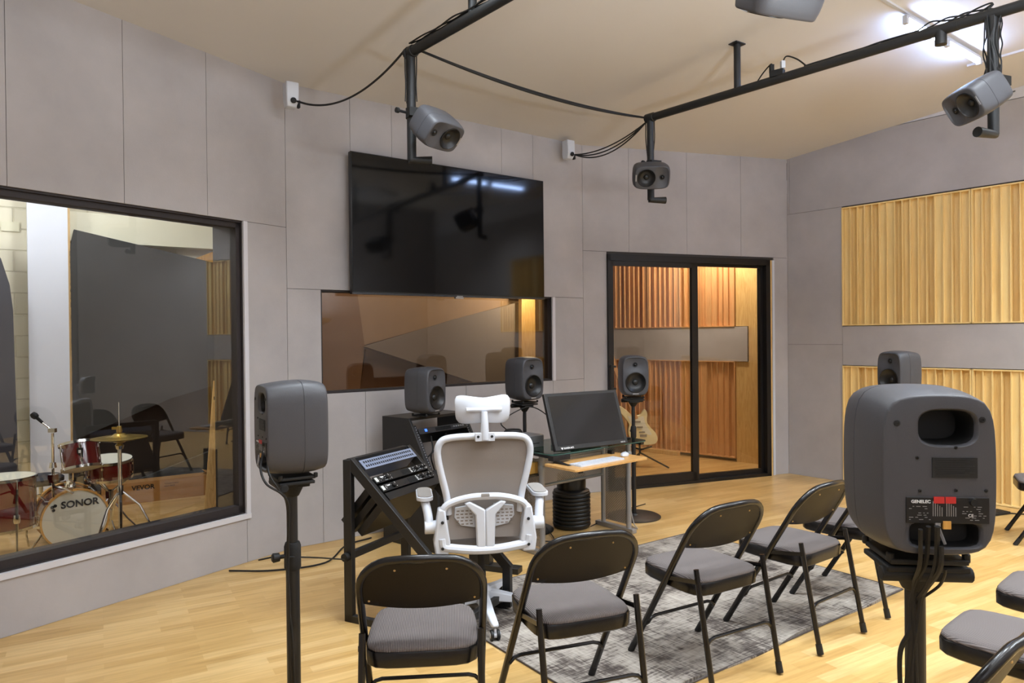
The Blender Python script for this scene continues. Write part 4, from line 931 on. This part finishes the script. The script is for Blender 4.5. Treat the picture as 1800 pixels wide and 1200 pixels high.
def slot(t, z=0, x=0): return Vector((x, -.01, .875))+slope*t+nrm*(z+.030)
def sbox(g, x0, x1, t0, t1, z0, z1): return g.hexa([slot(t0, z0, x0), slot(t0, z0, x1), slot(t1, z0, x1), slot(t1, z0, x0), slot(t0, z1, x0), slot(t0, z1, x1), slot(t1, z1, x1), slot(t1, z1, x0)])
def rackpar(o): o.location = ra.location; o.rotation_euler = ra.rotation_euler; return o
pb = rackpar(thing('patch_bay', 'pale patch bay with two rows of black jacks at the top of the sloped rack', 'patch bay'))
g = G(); sbox(g, .02, .50, .03, .095, 0, .004); sbox(g, .03, .49, .035, .09, -.09, 0); g.obj('front_plate', M['cyan'], pb)
g = G()
for k in range(24):
    for r_ in range(2): sbox(g, .041+.0186*k, .050+.0186*k, .042+.027*r_, .055+.027*r_, .003, .006)
g.obj('jack_rows', M['jack'], pb)
for t0, lb in ((.155, 'upper'), (.215, 'lower')):
    u_ = rackpar(thing('rack_unit', lb + ' black rack unit with round knob and small lights on the sloped rack', 'rack unit', group='black units on the sloped rack'))
    g = G(); sbox(g, .015, .505, t0, t0+.044, 0, .004); sbox(g, .03, .49, t0+.002, t0+.042, -.34, 0); g.obj('chassis', M['rackface'], u_)
    g = G(); sbox(g, .022, .042, t0+.008, t0+.036, .004, .007); g.obj('rocker_switch', M['ledwhite'], u_)
    for kx, kr in ((.125, .015), (.40, .013), (.455, .009), (.478, .008)):
        g = G(); g.lathe([(kr, 0), (kr, .012), (kr*.8, .016), (0, .016)], 18, slot(t0+.022, .004, kx), nrm); g.m(1); a = slot(t0+.022, .0205, kx); g.bar(a, a+slope*-kr*.8, .002, .001, nrm); g.obj('knob', [M['black'], M['lettering']], u_)
    g = G(); random.seed(int(t0*1000))
    for k in range(46):
        x = random.choice((random.uniform(.05, .16), random.uniform(.34, .50))); t = t0+random.choice((.008, .015, .022, .03, .036)); sbox(g, x, x+random.choice((.003, .006, .010)), t, t+.0022, .004, .0052)
    for k in range(4): sbox(g, .342+.0*k, .352, t0+.006+.009*k, t0+.010+.009*k, .004, .006)
    sbox(g, .075, .098, t0+.010, t0+.017, .004, .006)
    g.obj('print_marks', M['lettering'], u_)
    g = G()
    for k in range(9): sbox(g, .265+.008*k, .269+.008*k, t0+.006, t0+.038, .004, .006)
    g.obj('vent_slots', M['pipe'], u_)
g = G(); sbox(g, .015, .505, .27, .315, 0, .004); sbox(g, .03, .49, .272, .313, -.30, 0); rackpar(tag(g.obj('blank_unit', M['rackface']), 'plain black rack unit lowest on the sloped rack', 'rack unit'))

# ------------------------------------------------------------------ rack cabinet with sloped front under the speaker
cb = thing('rack_cabinet', 'tall black rack cabinet with a sloped front carrying a speaker', 'cabinet', (-1.0, 5.47, 0), R(50))
prof = [(0, 0), (0, .95), (-.30, .95), (-.33, .90), (-.60, .42), (-.60, .0)]
CW = .60
for x in (0, CW-.02):
    g = G(); g.prism([Vector((x, y, z)) for y, z in prof], (.02, 0, 0)); g.obj('side_panel', M['black'], cb, bev=.002)
g = G(); g.box((CW/2, -.15, .94), (CW-.041, .298, .02)); g.obj('top', M['black'], cb)
g = G(); g.box((CW/2, -.29, .20), (CW-.041, .59, .018)); g.box((CW/2, -.012, .21), (CW-.041, .02, .40)); g.obj('shelf', M['black'], cb)
g = G(); g.box((CW/2, -.585, .21), (CW-.042, .02, .40)); g.obj('front_panel', M['black'], cb)
cs_ = Vector((0, -.27, -.48)).normalized(); cn_ = Vector((0, -.48, .27)).normalized()
def cp_(t, z, x): return Vector((x, -.335, .90))+cs_*t+cn_*z
def cbox(g, x0, x1, t0, t1, z0, z1): return g.hexa([cp_(t0, z0, x0), cp_(t0, z0, x1), cp_(t1, z0, x1), cp_(t1, z0, x0), cp_(t0, z1, x0), cp_(t0, z1, x1), cp_(t1, z1, x1), cp_(t1, z1, x0)])
for x in (.021, CW-.046):
    g = G(); cbox(g, x, x+.025, .0, .54, -.012, -.009); g.m(1)
    for k in range(26): cbox(g, x+.009, x+.016, .012+.020*k, .020+.020*k, -.0088, -.0080)
    g.obj('rack_rail', [M['blackmetal'], M['silver']], cb)
def cunit(t0, label, h=.044):
    u_ = thing('rack_unit', label, 'rack unit', cb.location, R(50), 'units in the rack cabinet')
    g = G(); cbox(g, .047, CW-.047, t0, t0+h, -.008, -.004); cbox(g, .055, CW-.055, t0+.002, t0+h-.002, -.22, -.008); g.obj('chassis', M['rackface'], u_)
    g = G(); cbox(g, .11, .13, t0+.01, t0+.03, -.004, -.001); g.obj('blue_light', mat('blue_led', (60, 110, 220), .4, emit=(60, 110, 255), estr=1.5), u_)
    g = G(); cbox(g, .22, .38, t0+.008, t0+.036, -.004, -.002); g.obj('display', M['screen'], u_)
    g = G()
    for k in range(5): g.lathe([(.007, 0), (.006, .01), (0, .01)], 12, cp_(t0+.022, -.004, .41+.025*k), cn_)
    g.obj('knob', M['silver'], u_)
cunit(.03, 'black rack unit with blue light at the top of the rack cabinet front')
cunit(.36, 'lower black rack unit inside the rack cabinet behind the office chair')
for pts in ([(-.62, 5.40, .80), (-.60, 5.32, .70), (-.66, 5.30, .62), (-.58, 5.4, .5)], [(-.52, 5.55, .80), (-.55, 5.45, .72), (-.62, 5.4, .66), (-.6, 5.5, .5)]):
    cable('cable', pts, .006, 'black cable hanging inside the open front of the rack cabinet', 'cables inside the cabinet')
pd = thing('pedestal_stand', 'black pedestal with a long flat foot behind the office chair', 'stand', (-.10, 4.72, 0), R(-22))
g = G(); g.box((-.13, 0, .30), (.15, .07, .52)); g.obj('post', M['black'], pd, bev=.003)
g = G(); g.box((-.10, 0, .02), (.50, .08, .04)); g.obj('foot', M['black'], pd, bev=.003)
for pts in ([(-.62, 3.98, .012), (-.52, 4.12, .02), (-.62, 4.25, .02), (-.80, 4.42, .015), (-.55, 4.60, .03), (-.30, 4.66, .05)], [(-.66, 3.97, .02), (-.58, 4.10, .03), (-.68, 4.26, .02), (-.86, 4.44, .02), (-.62, 4.64, .035), (-.35, 4.70, .06)], [(-.82, 4.40, .01), (-.90, 4.36, .02), (-.86, 4.30, .015), (-.80, 4.33, .01)]):
    cable('cable', pts, .010, 'thick black cable bundle lying on the floor behind the sloped rack', 'cable bundle by the sloped rack')
cable('cable', [(-1.9, 4.75, .008), (-1.6, 4.75, .008), (-1.3, 4.9, .008), (-1.25, 5.3, .008), (-1.1, 5.5, .008)], .006, 'black cable on the floor along the grey wall below the drum room window')
g = G(); p_ = WB.u(655, 900); WB.box(g, p_-.02, p_+.05, .12, .24, -.012, 0); WB.box(g, p_, p_+.02, .05, .16, -.03, -.01); tag(g.obj('wall_socket', [M['white']]), 'small pale wall socket low on the wall behind the sloped rack', 'socket')

# ------------------------------------------------------------------ office chair
oc = thing('office_chair', 'white office chair with grey mesh back and headrest at the desk', 'office chair', (-.196, 4.03, .009), R(9)); oc.scale = (.97, 1, .957)
W_ = M['white']
def mir(P): return P+[Vector((-p.x, p.y, p.z)) for p in P[::-1]]
yb_ = -.27
def by(z): return yb_+.05*((z-.62)/.3)**2*(-1 if z > .9 else .2)-(.03 if z > .9 else 0)
g = G(); half = [Vector((x, yb_-.00-.06*max(0, z-.7), z)) for x, z in ((-.195, .64), (-.205, .74), (-.228, .84), (-.247, .93), (-.252, .99), (-.238, 1.035), (-.20, 1.058), (-.10, 1.066))]
top_ = spline(mir(half), 5); g.tube(top_, .019, 12, ref=(0, 1, 0)); g.obj('back_frame', W_, oc)
g = G()                                                # mesh stretched in the frame
inner = [p for p in top_]; n = len(inner)
cr_ = [Vector((0, yb_+.03, .60+.45*k/6)) for k in range(7)]
rows = []
for k in range(15):
    z = .50+.545*k/14; best = min(half, key=lambda p: abs(p.z-z)); xs = None
    for a, b in zip(half[:-1], half[1:]):
        if min(a.z, b.z) <= z <= max(a.z, b.z): xs = -(a.x+(b.x-a.x)*(z-a.z)/(b.z-a.z+1e-9)); break
    xs = xs if xs else (.195 if z < .65 else .12)
    rows.append([Vector((xs*q/6, yb_-.06*max(0, z-.7)+.025*(1-(q/6)**2)*(1 if z < .9 else .6)*(.4 if z < .55 else 1), z)) for q in range(-6, 7)])
RR = [[g.b.verts.new(p) for p in r] for r in rows]; R2 = [[g.b.verts.new(p+Vector((0, .004, 0))) for p in r] for r in rows]
for i in range(14):
    for q in range(12): g.face([RR[i][q], RR[i][q+1], RR[i+1][q+1], RR[i+1][q]]); g.face([R2[i][q+1], R2[i][q], R2[i+1][q], R2[i+1][q+1]])
g.obj('mesh_back', M['mesh'], oc)
g = G()                                                # lower yoke of the back
lw = [Vector((x, yb_-.03, z)) for x, z in ((-.235, .50), (-.232, .60), (-.222, .68), (-.17, .715), (-.08, .735), (0, .738))]
g.tube(spline(lw+[Vector((-p.x, p.y, p.z)) for p in lw[:-1][::-1]], 5), .019, 10, ref=(0, 1, 0)); g.obj('yoke', W_, oc)
g = G(); bt_ = [Vector((x, yb_-.035, z)) for x, z in ((-.235, .52), (-.225, .475), (-.17, .462), (-.08, .450), (0, .447))]
g.tube(spline(bt_+[Vector((-p.x, p.y, p.z)) for p in bt_[:-1][::-1]], 5), .024, 10, ref=(0, 1, 0)); g.obj('lower_bar', W_, oc)
g = G()                                                # Y spine
for s in (-1, 1):
    g.prism([Vector((s*x, yb_-.048, z)) for x, z in ((.0, .665), (.085, .715), (.115, .705), (.055, .64), (.048, .46), (.0, .46))], (0, .03, 0))
g.obj('spine', W_, oc, bev=.008, seg=3)
for s in (-1, 1):
    g = G(); o_ = [Vector((s*x, yb_+.0, z)) for x, z in ((.05, .56), (.05, .69), (.16, .675), (.165, .62), (.13, .575))]; g.prism(o_, (0, .012, 0)); lum = g.obj('lumbar_pad', W_, oc, bev=.004)
    g = G()
    for r_ in range(5):
        for k in range(4): g.box((s*(.072+.024*k+.004*(r_ % 2)), yb_-.001, .655-.018*r_), (.015, .003, .006))
    g.obj('slot_rows', M['mesh'], lum)
g = G(); g.box((.0, yb_-.045, .748), (.045, .012, .016)); g.obj('clip', M['softgrey'], oc, bev=.002)
for s in (-1, 1):
    g = G(); g.loft([[Vector((s*.235+x*w2, y-.02, z)) for x, y in ((-1, yb_-.03), (1, yb_-.03), (1, yb_+.05), (-1, yb_+.05))] for z, w2 in ((.43, .035), (.50, .045), (.60, .03), (.68, .018))]); g.obj('side_bracket', W_, oc, bev=.01, seg=3)
    for z in (.47, .61):
        g = G(); g.lathe([(.009, 0), (.008, .004), (.004, .004)], 12, (s*.232, yb_-.055, z), (0, -1, 0)); g.obj('screw', M['pipe'], oc)
    arm = None
    g = G(); g.tube([(s*.245, yb_+.0, .575), (s*.325, yb_+.0, .575)], .036, 18); g.obj('arm_pivot', W_, oc, bev=.004)
    g = G(); g.tube(spline([(s*.30, yb_-.005, .585), (s*.305, yb_+.02, .64), (s*.315, yb_+.05, .685), (s*.32, yb_+.10, .705)], 5), [.026]*1+[.024]*14+[.02], 12); g.obj('arm', W_, oc)
    g = G(); g.prism(rect_r(s*.32-.045, s*.32+.045, yb_+.02, yb_+.27, .71, .04), (0, 0, .022)); g.m(1); g.prism(rect_r(s*.32-.038, s*.32+.038, yb_+.027, yb_+.263, .732, .035), (0, 0, .006)); g.obj('armrest', [W_, M['softgrey']], oc, bev=.004)
# headrest
g = G(); g.tube([(0, yb_-.045, 1.05), (0, yb_-.05, 1.14), (0, yb_-.035, 1.20)], [.024, .02, .017], 12); g.box((0, yb_-.045, 1.065), (.105, .03, .045)); g.m(1)
for s in (-1, 1): g.lathe([(.008, 0), (.007, .003), (.004, .003)], 12, (s*.037, yb_-.06, 1.068), (0, -1, 0))
g.obj('headrest_stem', [W_, M['pipe']], oc, bev=.006, seg=3)
g = G(); rows = []
def hr(u, v, off):
    x = .156*u; z = 1.205+.068*v+.012*abs(u)*v-.0; z += .010*u*u*(1 if v > 0 else -.3); 
    q = max(abs(u), abs(v)); k = 1-.04*(abs(u)**6)*(abs(v)**6)*3
    return Vector((x*(1-.10*abs(v)**5-.06*(1-v)/2), yb_-.02+.05*u*u+.018*v*v+off, 1.205+(z-1.205)*(1-.16*abs(u)**6)))
nu, nv = 16, 8
F_ = [[g.b.verts.new(hr(-1+2*i/nu, -1+2*j/nv, 0)) for i in range(nu+1)] for j in range(nv+1)]
B_ = [[g.b.verts.new(hr(-1+2*i/nu, -1+2*j/nv, .022)) for i in range(nu+1)] for j in range(nv+1)]
for j in range(nv):
    for i in range(nu): g.face([F_[j][i], F_[j][i+1], F_[j+1][i+1], F_[j+1][i]]); g.face([B_[j][i+1], B_[j][i], B_[j+1][i], B_[j+1][i+1]])
for i in range(nu): g.face([F_[0][i+1], F_[0][i], B_[0][i], B_[0][i+1]]); g.face([F_[nv][i], F_[nv][i+1], B_[nv][i+1], B_[nv][i]])
for j in range(nv): g.face([F_[j][0], F_[j+1][0], B_[j+1][0], B_[j][0]]); g.face([F_[j+1][nu], F_[j][nu], B_[j][nu], B_[j+1][nu]])
g.obj('headrest', W_, oc, bev=.006, seg=3, ang=60)
g = G(); g.tube([(-.085, yb_-.02, 1.21), (.085, yb_-.02, 1.21)], .012, 12); g.lathe([(.014, -.006), (.014, .006)], 12, (-.09, yb_-.02, 1.21), (1, 0, 0)); g.lathe([(.014, -.006), (.014, .006)], 12, (.09, yb_-.02, 1.21), (1, 0, 0)); g.obj('headrest_axle', W_, oc)
# seat, column, star base
g = G()
def se_(a, b, z, cy=.0): return [Vector((a*c*((abs(c)**4+abs(s_)**4)**-.25), cy+b*s_*((abs(c)**4+abs(s_)**4)**-.25), z)) for c, s_ in [(math.cos(2*PI*(k+.5)/36), math.sin(2*PI*(k+.5)/36)) for k in range(36)]]
g.loft([se_(.22, .20, .425), se_(.245, .225, .435), se_(.25, .23, .46), se_(.235, .215, .485), se_(.16, .15, .495), se_(.05, .05, .497)]); g.obj('seat_cushion', M['seatgrey'], oc, ang=60)
g = G(); g.box((0, -.02, .405), (.26, .28, .035)); g.bar((0, -.10, .40), (0, yb_-.02, .45), .09, .03); g.obj('tilt_mechanism', M['blackmatte'], oc, bev=.01)
BO = Vector((0, -.07, 0))
g = G(); g.lathe([(.028, .12), (.028, .26), (.020, .262), (.020, .40)], 18, BO); g.obj('gas_column', M['blackmatte'], oc)
for k in range(5):
    a = R(-85+72*k); c, s_ = math.cos(a), math.sin(a); e = Vector((c, s_, 0)); f = Vector((-s_, c, 0))
    g = G(); g.loft([[BO+e*r_*1.1+f*w2+Vector((0, 0, z1)), BO+e*r_*1.1-f*w2+Vector((0, 0, z1)), BO+e*r_*1.1-f*w2*.8+Vector((0, 0, z2)), BO+e*r_*1.1+f*w2*.8+Vector((0, 0, z2))] for r_, w2, z1, z2 in ((.02, .038, .085, .15), (.10, .034, .085, .135), (.22, .027, .078, .108), (.32, .022, .07, .092), (.335, .014, .072, .086))]); lg = g.obj('base_leg', W_, oc, bev=.006, seg=3)
    g = G(); p = BO+e*.345
    for s in (-1, 1): g.lathe([(.0, -.009), (.020, -.009), (.027, -.006), (.027, .006), (.020, .009), (0, .009)], 20, p+f*.017*s+Vector((0, 0, .027))+e*.006, f)
    g.m(1); g.box(p+Vector((0, 0, .042)), (.034, .012, .036), a); g.lathe([(.016, -.028), (.016, .028)], 16, p+e*.006+Vector((0, 0, .027)), f); g.obj('caster', [M['rubber'], W_], lg)
g = G(); g.lathe([(.055, .08), (.06, .09), (.058, .15), (.035, .17)], 24, BO); g.obj('base_hub', W_, oc)

# ------------------------------------------------------------------ drum kit behind the left window
def drum(name, label, cat, pos, ax, r_, h, lugs=8, wood_hoop=False, head2=None, group=None):
    o = thing(name, label, cat, pos, 0, group); ax = Vector(ax).normalized(); x = ax.orthogonal().normalized(); y = ax.cross(x)
    g = G(); g.lathe([(r_*.97, -h/2), (r_*.97, h/2)], 44, (0, 0, 0), ax, cap=False); g.lathe([(r_*.94, h/2), (r_*.94, -h/2)], 44, (0, 0, 0), ax, cap=False); g.obj('shell', M['drum'], o)
    for s in (-1, 1):
        g = G(); e = h/2*s; w2 = .022 if wood_hoop else .011
        g.lathe([(r_*.985, e-s*w2), (r_*1.045, e-s*w2), (r_*1.045, e+s*w2*.8), (r_*.985, e+s*w2*.8), (r_*.985, e-s*w2)], 44, (0, 0, 0), ax, cap=False); g.obj('hoop', M['hoop'] if wood_hoop else M['chrome'], o)
        g = G(); g.lathe([(r_*.99, e-.002), (r_*.985, e+s*.004), (0, e+s*.004)], 44, (0, 0, 0), ax, cap=False); g.obj('drum_head', M['head'], o)
    for k in range(lugs):
        a = 2*PI*(k+.3)/lugs; d = x*math.cos(a)+y*math.sin(a); g = G()
        g.tube([d*r_*1.05-ax*h*.5, d*r_*1.05+ax*h*.5], .0035, 6)
        for s in (-1, 1): g.tube([d*r_*1.02+ax*s*h*.20, d*r_*1.02+ax*s*h*.32], .009, 8)
        if wood_hoop:
            for s in (-1, 1): g.box(d*r_*1.06+ax*s*h*.5, (.03, .03, .02))
        g.obj('lug', M['chrome'], o)
    return o
bd_ax = Vector((.66, -.75, 0)).normalized(); bd_c = Vector(P3(133, 912, 5.44))
bd = drum('bass_drum', 'red bass drum with white lettered front head behind the left window', 'bass drum', bd_c-bd_ax*.18, bd_ax, .222, .34, 8, True)
sx_ = Vector((-bd_ax.y, bd_ax.x, 0)) 
text('SONOR', .072, frame(bd_ax*.18+sx_*-.095+Vector((0, 0, .095))+bd_ax*.004, sx_, (0, 0, 1)), M['ink'], bd, bold=.0022)
g = G()
for x, z in ((-.150, .135), (-.132, .142)): g.lathe([(.012, 0), (.012, .001), (0, .001)], 14, bd_ax*.185+sx_*x+Vector((0, 0, z-.02)), bd_ax)
g.bar(bd_ax*.1855+sx_*-.141+Vector((0, 0, .095)), bd_ax*.1855+sx_*-.138+Vector((0, 0, .14)), .003, .001); g.lathe([(.011, 0), (.011, .001), (0, .001)], 14, bd_ax*.185+sx_*-.143+Vector((0, 0, .09)), bd_ax); g.obj('logo', M['ink'], bd)
for s in (-1, 1):
    g = G(); a = bd_ax*.06+sx_*s*.20+Vector((0, 0, -.10)); g.tube([a, a+sx_*s*.12+bd_ax*.10+Vector((0, 0, -.14))], .008, 8); g.obj('spur', M['chrome'], bd)
g = G(); g.tube([(0, 0, .22), (0, 0, .40)], .013, 12); g.lathe([(.04, .22), (.03, .26), (.02, .27)], 16); g.box((0, 0, .42), (.07, .05, .05)); g.obj('tom_mount', M['chrome'], bd, bev=.003)
tmx = Vector((-.22, .2, .95)); tp = Vector(P3(142, 801, 5.45))
tm = drum('rack_tom', 'small red tom mounted over the bass drum, tilted', 'drum', tp, tmx, .135, .19, 6)
sa = (Vector((.5, -.86, 0))-tmx.normalized()*Vector((.5, -.86, 0)).dot(tmx.normalized())).normalized(); g = G(); c_ = sa*.137; g.prism([c_+Vector((-.022, 0, -.03))*1, c_+Vector((.022, .006, -.03)), c_+Vector((.022, .006, .04)), c_+Vector((-.022, 0, .04))], sa*.003); bd2 = g.obj('badge', M['black'], tm)
g = G(); g.box(sa*.142+Vector((0, 0, .012)), (.018, .003, .022)); g.obj('badge_mark', M['lettering'], bd2)
sp = Vector(P3(192, 822, 5.75)); sn = drum('snare_drum', 'red snare drum on a chrome stand behind the hi-hat', 'drum', sp, (.05, -.1, 1), .168, .14, 8)
st = thing('snare_stand', 'chrome stand with a basket holding the snare drum', 'drum stand', (sp.x, sp.y, 0))
g = G(); hz = sp.z-.08
for k in range(3):
    a = 2*PI*k/3+.5; g.tube([(0, 0, hz-.12), (.15*math.cos(a), .15*math.sin(a), hz-.01), (.165*math.cos(a), .165*math.sin(a), hz+.02)], .008, 8)
g.tube([(0, 0, .10), (0, 0, hz-.10)], .012, 10); g.lathe([(.03, hz-.16), (.03, hz-.10)], 12)
g.obj('basket', M['chrome'], st)
for k in range(3):
    a = 2*PI*k/3; g = G(); g.tube([(0, 0, .30), (.14*math.cos(a), .14*math.sin(a), .12), (.26*math.cos(a), .26*math.sin(a), .008)], .007, 8); g.obj('leg', M['chrome'], st)
fp = Vector(P3(6, 883, 5.15)); ft = drum('floor_tom', 'large red floor tom cut by the left edge', 'drum', fp, (0, 0, 1), .20, .36, 8)
for k in range(3):
    a = 2*PI*k/3-.6; c, s_ = math.cos(a)*.215, math.sin(a)*.215; g = G(); g.tube([(c, s_, .08), (c, s_, -.30), (c*1.1, s_*1.1, -fp.z+.0)], .007, 8); g.lathe([(.02, -.12), (.024, -.10), (.02, -.06)], 12, (c, s_, 0)); g.obj('leg', M['chrome'], ft)
hp = Vector(P3(210, 770, 4.95)); hh = thing('hi_hat', 'hi-hat cymbals on a chrome tripod stand in the drum room', 'cymbals', (hp.x, hp.y, 0))
z0 = hp.z
g = G(); g.lathe([(.178, z0+.004), (.12, z0+.014), (.05, z0+.020), (.035, z0+.032), (.012, z0+.040)], 40); g.obj('top_cymbal', M['cymbal'], hh)
g = G(); g.lathe([(.178, z0), (.12, z0-.010), (.05, z0-.016), (.035, z0-.028), (.012, z0-.034)], 40); g.obj('bottom_cymbal', M['cymbal'], hh)
g = G(); g.tube([(0, 0, .05), (0, 0, z0-.06)], .013, 12); g.tube([(0, 0, z0-.08), (0, 0, z0+.25)], .004, 8); g.lathe([(.022, z0-.075), (.03, z0-.05), (.018, z0-.035)], 16); g.obj('pole', M['chrome'], hh)
g = G(); g.lathe([(.016, z0+.04), (.02, z0+.05), (.014, z0+.085)], 12); g.box((-.03, 0, z0+.07), (.04, .012, .018)); g.obj('clutch', M['cymbal'], hh)
for k in range(3):
    a = 2*PI*k/3+.3; c, s_ = math.cos(a), math.sin(a); g = G(); g.tube([(.015*c, .015*s_, .50), (.12*c, .12*s_, .40), (.30*c, .30*s_, .01)], .009, 8); g.tube([(.02*c, .02*s_, .12), (.17*c, .17*s_, .27)], .005, 6); g.obj('leg', M['chrome'], hh)
g = G(); g.lathe([(.022, .48), (.022, .54)], 12); g.lathe([(.02, .10), (.02, .14)], 12); g.obj('leg_collar', M['chrome'], hh)
mc = Vector(P3(93, 812, 5.35)); mk = thing('microphone_arm', 'chrome arm with a microphone rising left of the small tom', 'microphone', (mc.x, mc.y, 0))
g = G(); g.tube([(0, 0, .38), (0, 0, .86)], .010, 10); g.box((0, 0, .88), (.05, .03, .03)); g.tube([(0, 0, .88), (-.07, -.02, .95)], .007, 8); g.box((.0, 0, .52), (.05, .05, .06)); g.tube([(0, 0, .46), (.09, .0, .44), (.13, .03, .40)], .011, 8); g.lathe([(.026, .60), (.02, .64)], 12); g.obj('arm', M['chrome'], mk)
g = G(); g.lathe([(.010, 0), (.012, .05), (.022, .06), (.025, .08), (.018, .10), (0, .105)], 16, (-.06, -.02, .94), (-.7, -.1, .7)); g.obj('microphone', M['blackmatte'], mk)
g = G(); q = Vector(P3(72, 856, 5.9)); q.z = 0; o = thing('drum_stool', 'dark round drum stool seat behind the bass drum', 'stool', q); g.lathe([(.15, .37), (.165, .39), (.165, .42), (.14, .44), (0, .445)], 28); g.obj('seat', M['cover'], o)
g = G(); g.tube([(0, 0, .10), (0, 0, .38)], .015, 10); 
for k in range(3): a = 2*PI*k/3; g.tube([(0, 0, .26), (.24*math.cos(a), .24*math.sin(a), .01)], .010, 8)
g.obj('tripod', M['chrome'], o)
# cartons, plank
cd = Vector((.83, .555, 0)); ca = math.atan2(cd.y, cd.x); c0v = Vector((-3.80, 6.62, 0))
lo_ = thing('long_carton', 'lower long cardboard carton on the drum room floor', 'carton', c0v+cd*.45, ca); g = G(); g.box((0, .09, .045), (.92, .18, .09)); g.obj('carton_body', M['card'], lo_, bev=.002)
hi_ = thing('long_carton', 'upper lettered long cardboard carton lying on another', 'carton', c0v+cd*.48+Vector((0, 0, .09)), ca); g = G(); g.box((0, .085, .055), (.98, .17, .11)); g.m(1); g.prism([(.49, .0, .11), (.49, .17, .11), (.40, .17, .14), (.40, 0, .14)], (0, 0, .004)); g.obj('carton_body', [M['card'], M['card']], hi_)
text('VEVOR', .062, frame((-.25, -.001, .035), (1, 0, 0), (0, 0, 1)), M['ink'], hi_, bold=.0016)
text('TOUGH TOOLS', .018, frame((.03, -.001, .062), (1, 0, 0), (0, 0, 1)), M['ink'], hi_, 'small_print'); text('HALF PRICE', .018, frame((.03, -.001, .038), (1, 0, 0), (0, 0, 1)), M['ink'], hi_, 'small_print')
pq = Vector((-2.76, 6.50, 0)); g = G(); e = Vector((.87, .5, 0)); f = Vector((-.04, .2, 1.16)); g.prism([pq-e*.05, pq+e*.07, pq+f+e*.035, pq+f-e*.0], (-.02, .035, 0)); tag(g.obj('timber_plank', M['pine']), 'tapered pine plank leaning upright beside the right window jamb', 'plank')
g = G(); g.tube([pq+e*.11+Vector((0, -.02, 0)), pq+e*.055+f*.98], .008, 10); tag(g.obj('white_rod', M['white']), 'thin white rod leaning beside the pine plank', 'rod')
g = G(); g.tube([pq+e*.20+Vector((0, -.15, 0)), pq+e*.18+Vector((0, -.15, 1.0))], .03, 12); g.box(pq+e*.18+Vector((0, -.15, 1.02)), (.16, .05, .03)); tag(g.obj('dark_stand', M['blackmatte']), 'dark post standing behind the right window jamb', 'stand')

# ------------------------------------------------------------------ guitar in the vocal booth
gp = Vector((1.50, 8.35, 0)); gu = thing('electric_guitar', 'cream electric guitar on a floor stand seen through the sliding door', 'guitar', (gp.x, gp.y, .26), R(8))
outl = [(0, 0), (.10, .01), (.155, .06), (.165, .13), (.13, .20), (.115, .25), (.13, .30), (.165, .36), (.155, .41), (.12, .385), (.075, .35), (.03, .345), (-.03, .35), (-.07, .40), (-.125, .455), (-.165, .44), (-.155, .37), (-.125, .30), (-.115, .24), (-.145, .19), (-.17, .12), (-.15, .05), (-.09, .01)]
def gl(x, z, y=0): return Vector((x-(z-.2)*.36, y+z*.22, z))
cu_ = spline([gl(x, z) for x, z in outl+[outl[0]]], 4)[:-1]
g = G(); g.prism(cu_, (0, .045, 0)); g.obj('body', M['cream'], gu, bev=.006)
g = G(); g.prism(spline([gl(x, z, -.003) for x, z in ((-.09, .34), (-.02, .32), (.05, .32), (.10, .33), (.085, .24), (.11, .13), (.06, .12), (-.01, .19), (-.08, .22), (-.09, .34))], 3)[:-1], (0, .003, 0)); pg = g.obj('pickguard', M['guard'], gu)
g = G()
for z in (.15, .21, .27): g.box(gl(0, z, -.008), (.07, .008, .018))
g.box(gl(0, .11, -.006), (.08, .01, .03)); g.obj('pickup', M['softgrey'], pg)
g = G(); g.bar(gl(0, .30, .0), gl(0, .92, .0), .045, .02, (0, 1, 0)); g.obj('neck', M['neck'], gu)
g = G(); g.prism([gl(x, z, -.004) for x, z in ((-.022, .92), (.022, .92), (.05, 1.04), (.03, 1.10), (-.03, 1.08))], (0, .014, 0)); g.obj('headstock', M['neck'], gu)
gs = thing('guitar_stand', 'black floor stand holding the cream guitar', 'guitar stand', gp)
g = G(); g.tube([(-.0, .20, .60), (0, .09, .15)], .012, 10); g.tube([(-.12, -.02, .25), (0, .05, .2), (.12, -.02, .25)], .01, 8); g.obj('cradle', M['blackmatte'], gs)
for p in ((-.22, -.08), (.30, -.10), (0, .33)):
    g = G(); g.tube([(0, .09, .16), (p[0], p[1], .012)], .010, 8); g.obj('leg', M['blackmatte'], gs)
# floor strip near the right wall
fs = thing('power_strip', 'flat black power strip on the floor before the right slats', 'power strip', (4.05, 6.05, 0), R(20))
g = G(); g.box((0, 0, .012), (.30, .12, .022)); g.obj('strip_body', M['blackmatte'], fs, bev=.004)
g = G()
for k in range(8): g.box((-.12+.034*k, 0, .0245), (.012, .09, .002))
g.obj('strip_slot', M['pipe'], fs)
cable('cable', [(4.12, 6.1, .012), (4.3, 6.0, .012), (4.35, 5.8, .1), (4.3, 5.6, .3), (4.2, 5.5, .40)], .006, 'black cable rising from the floor strip to the distant folding chair')
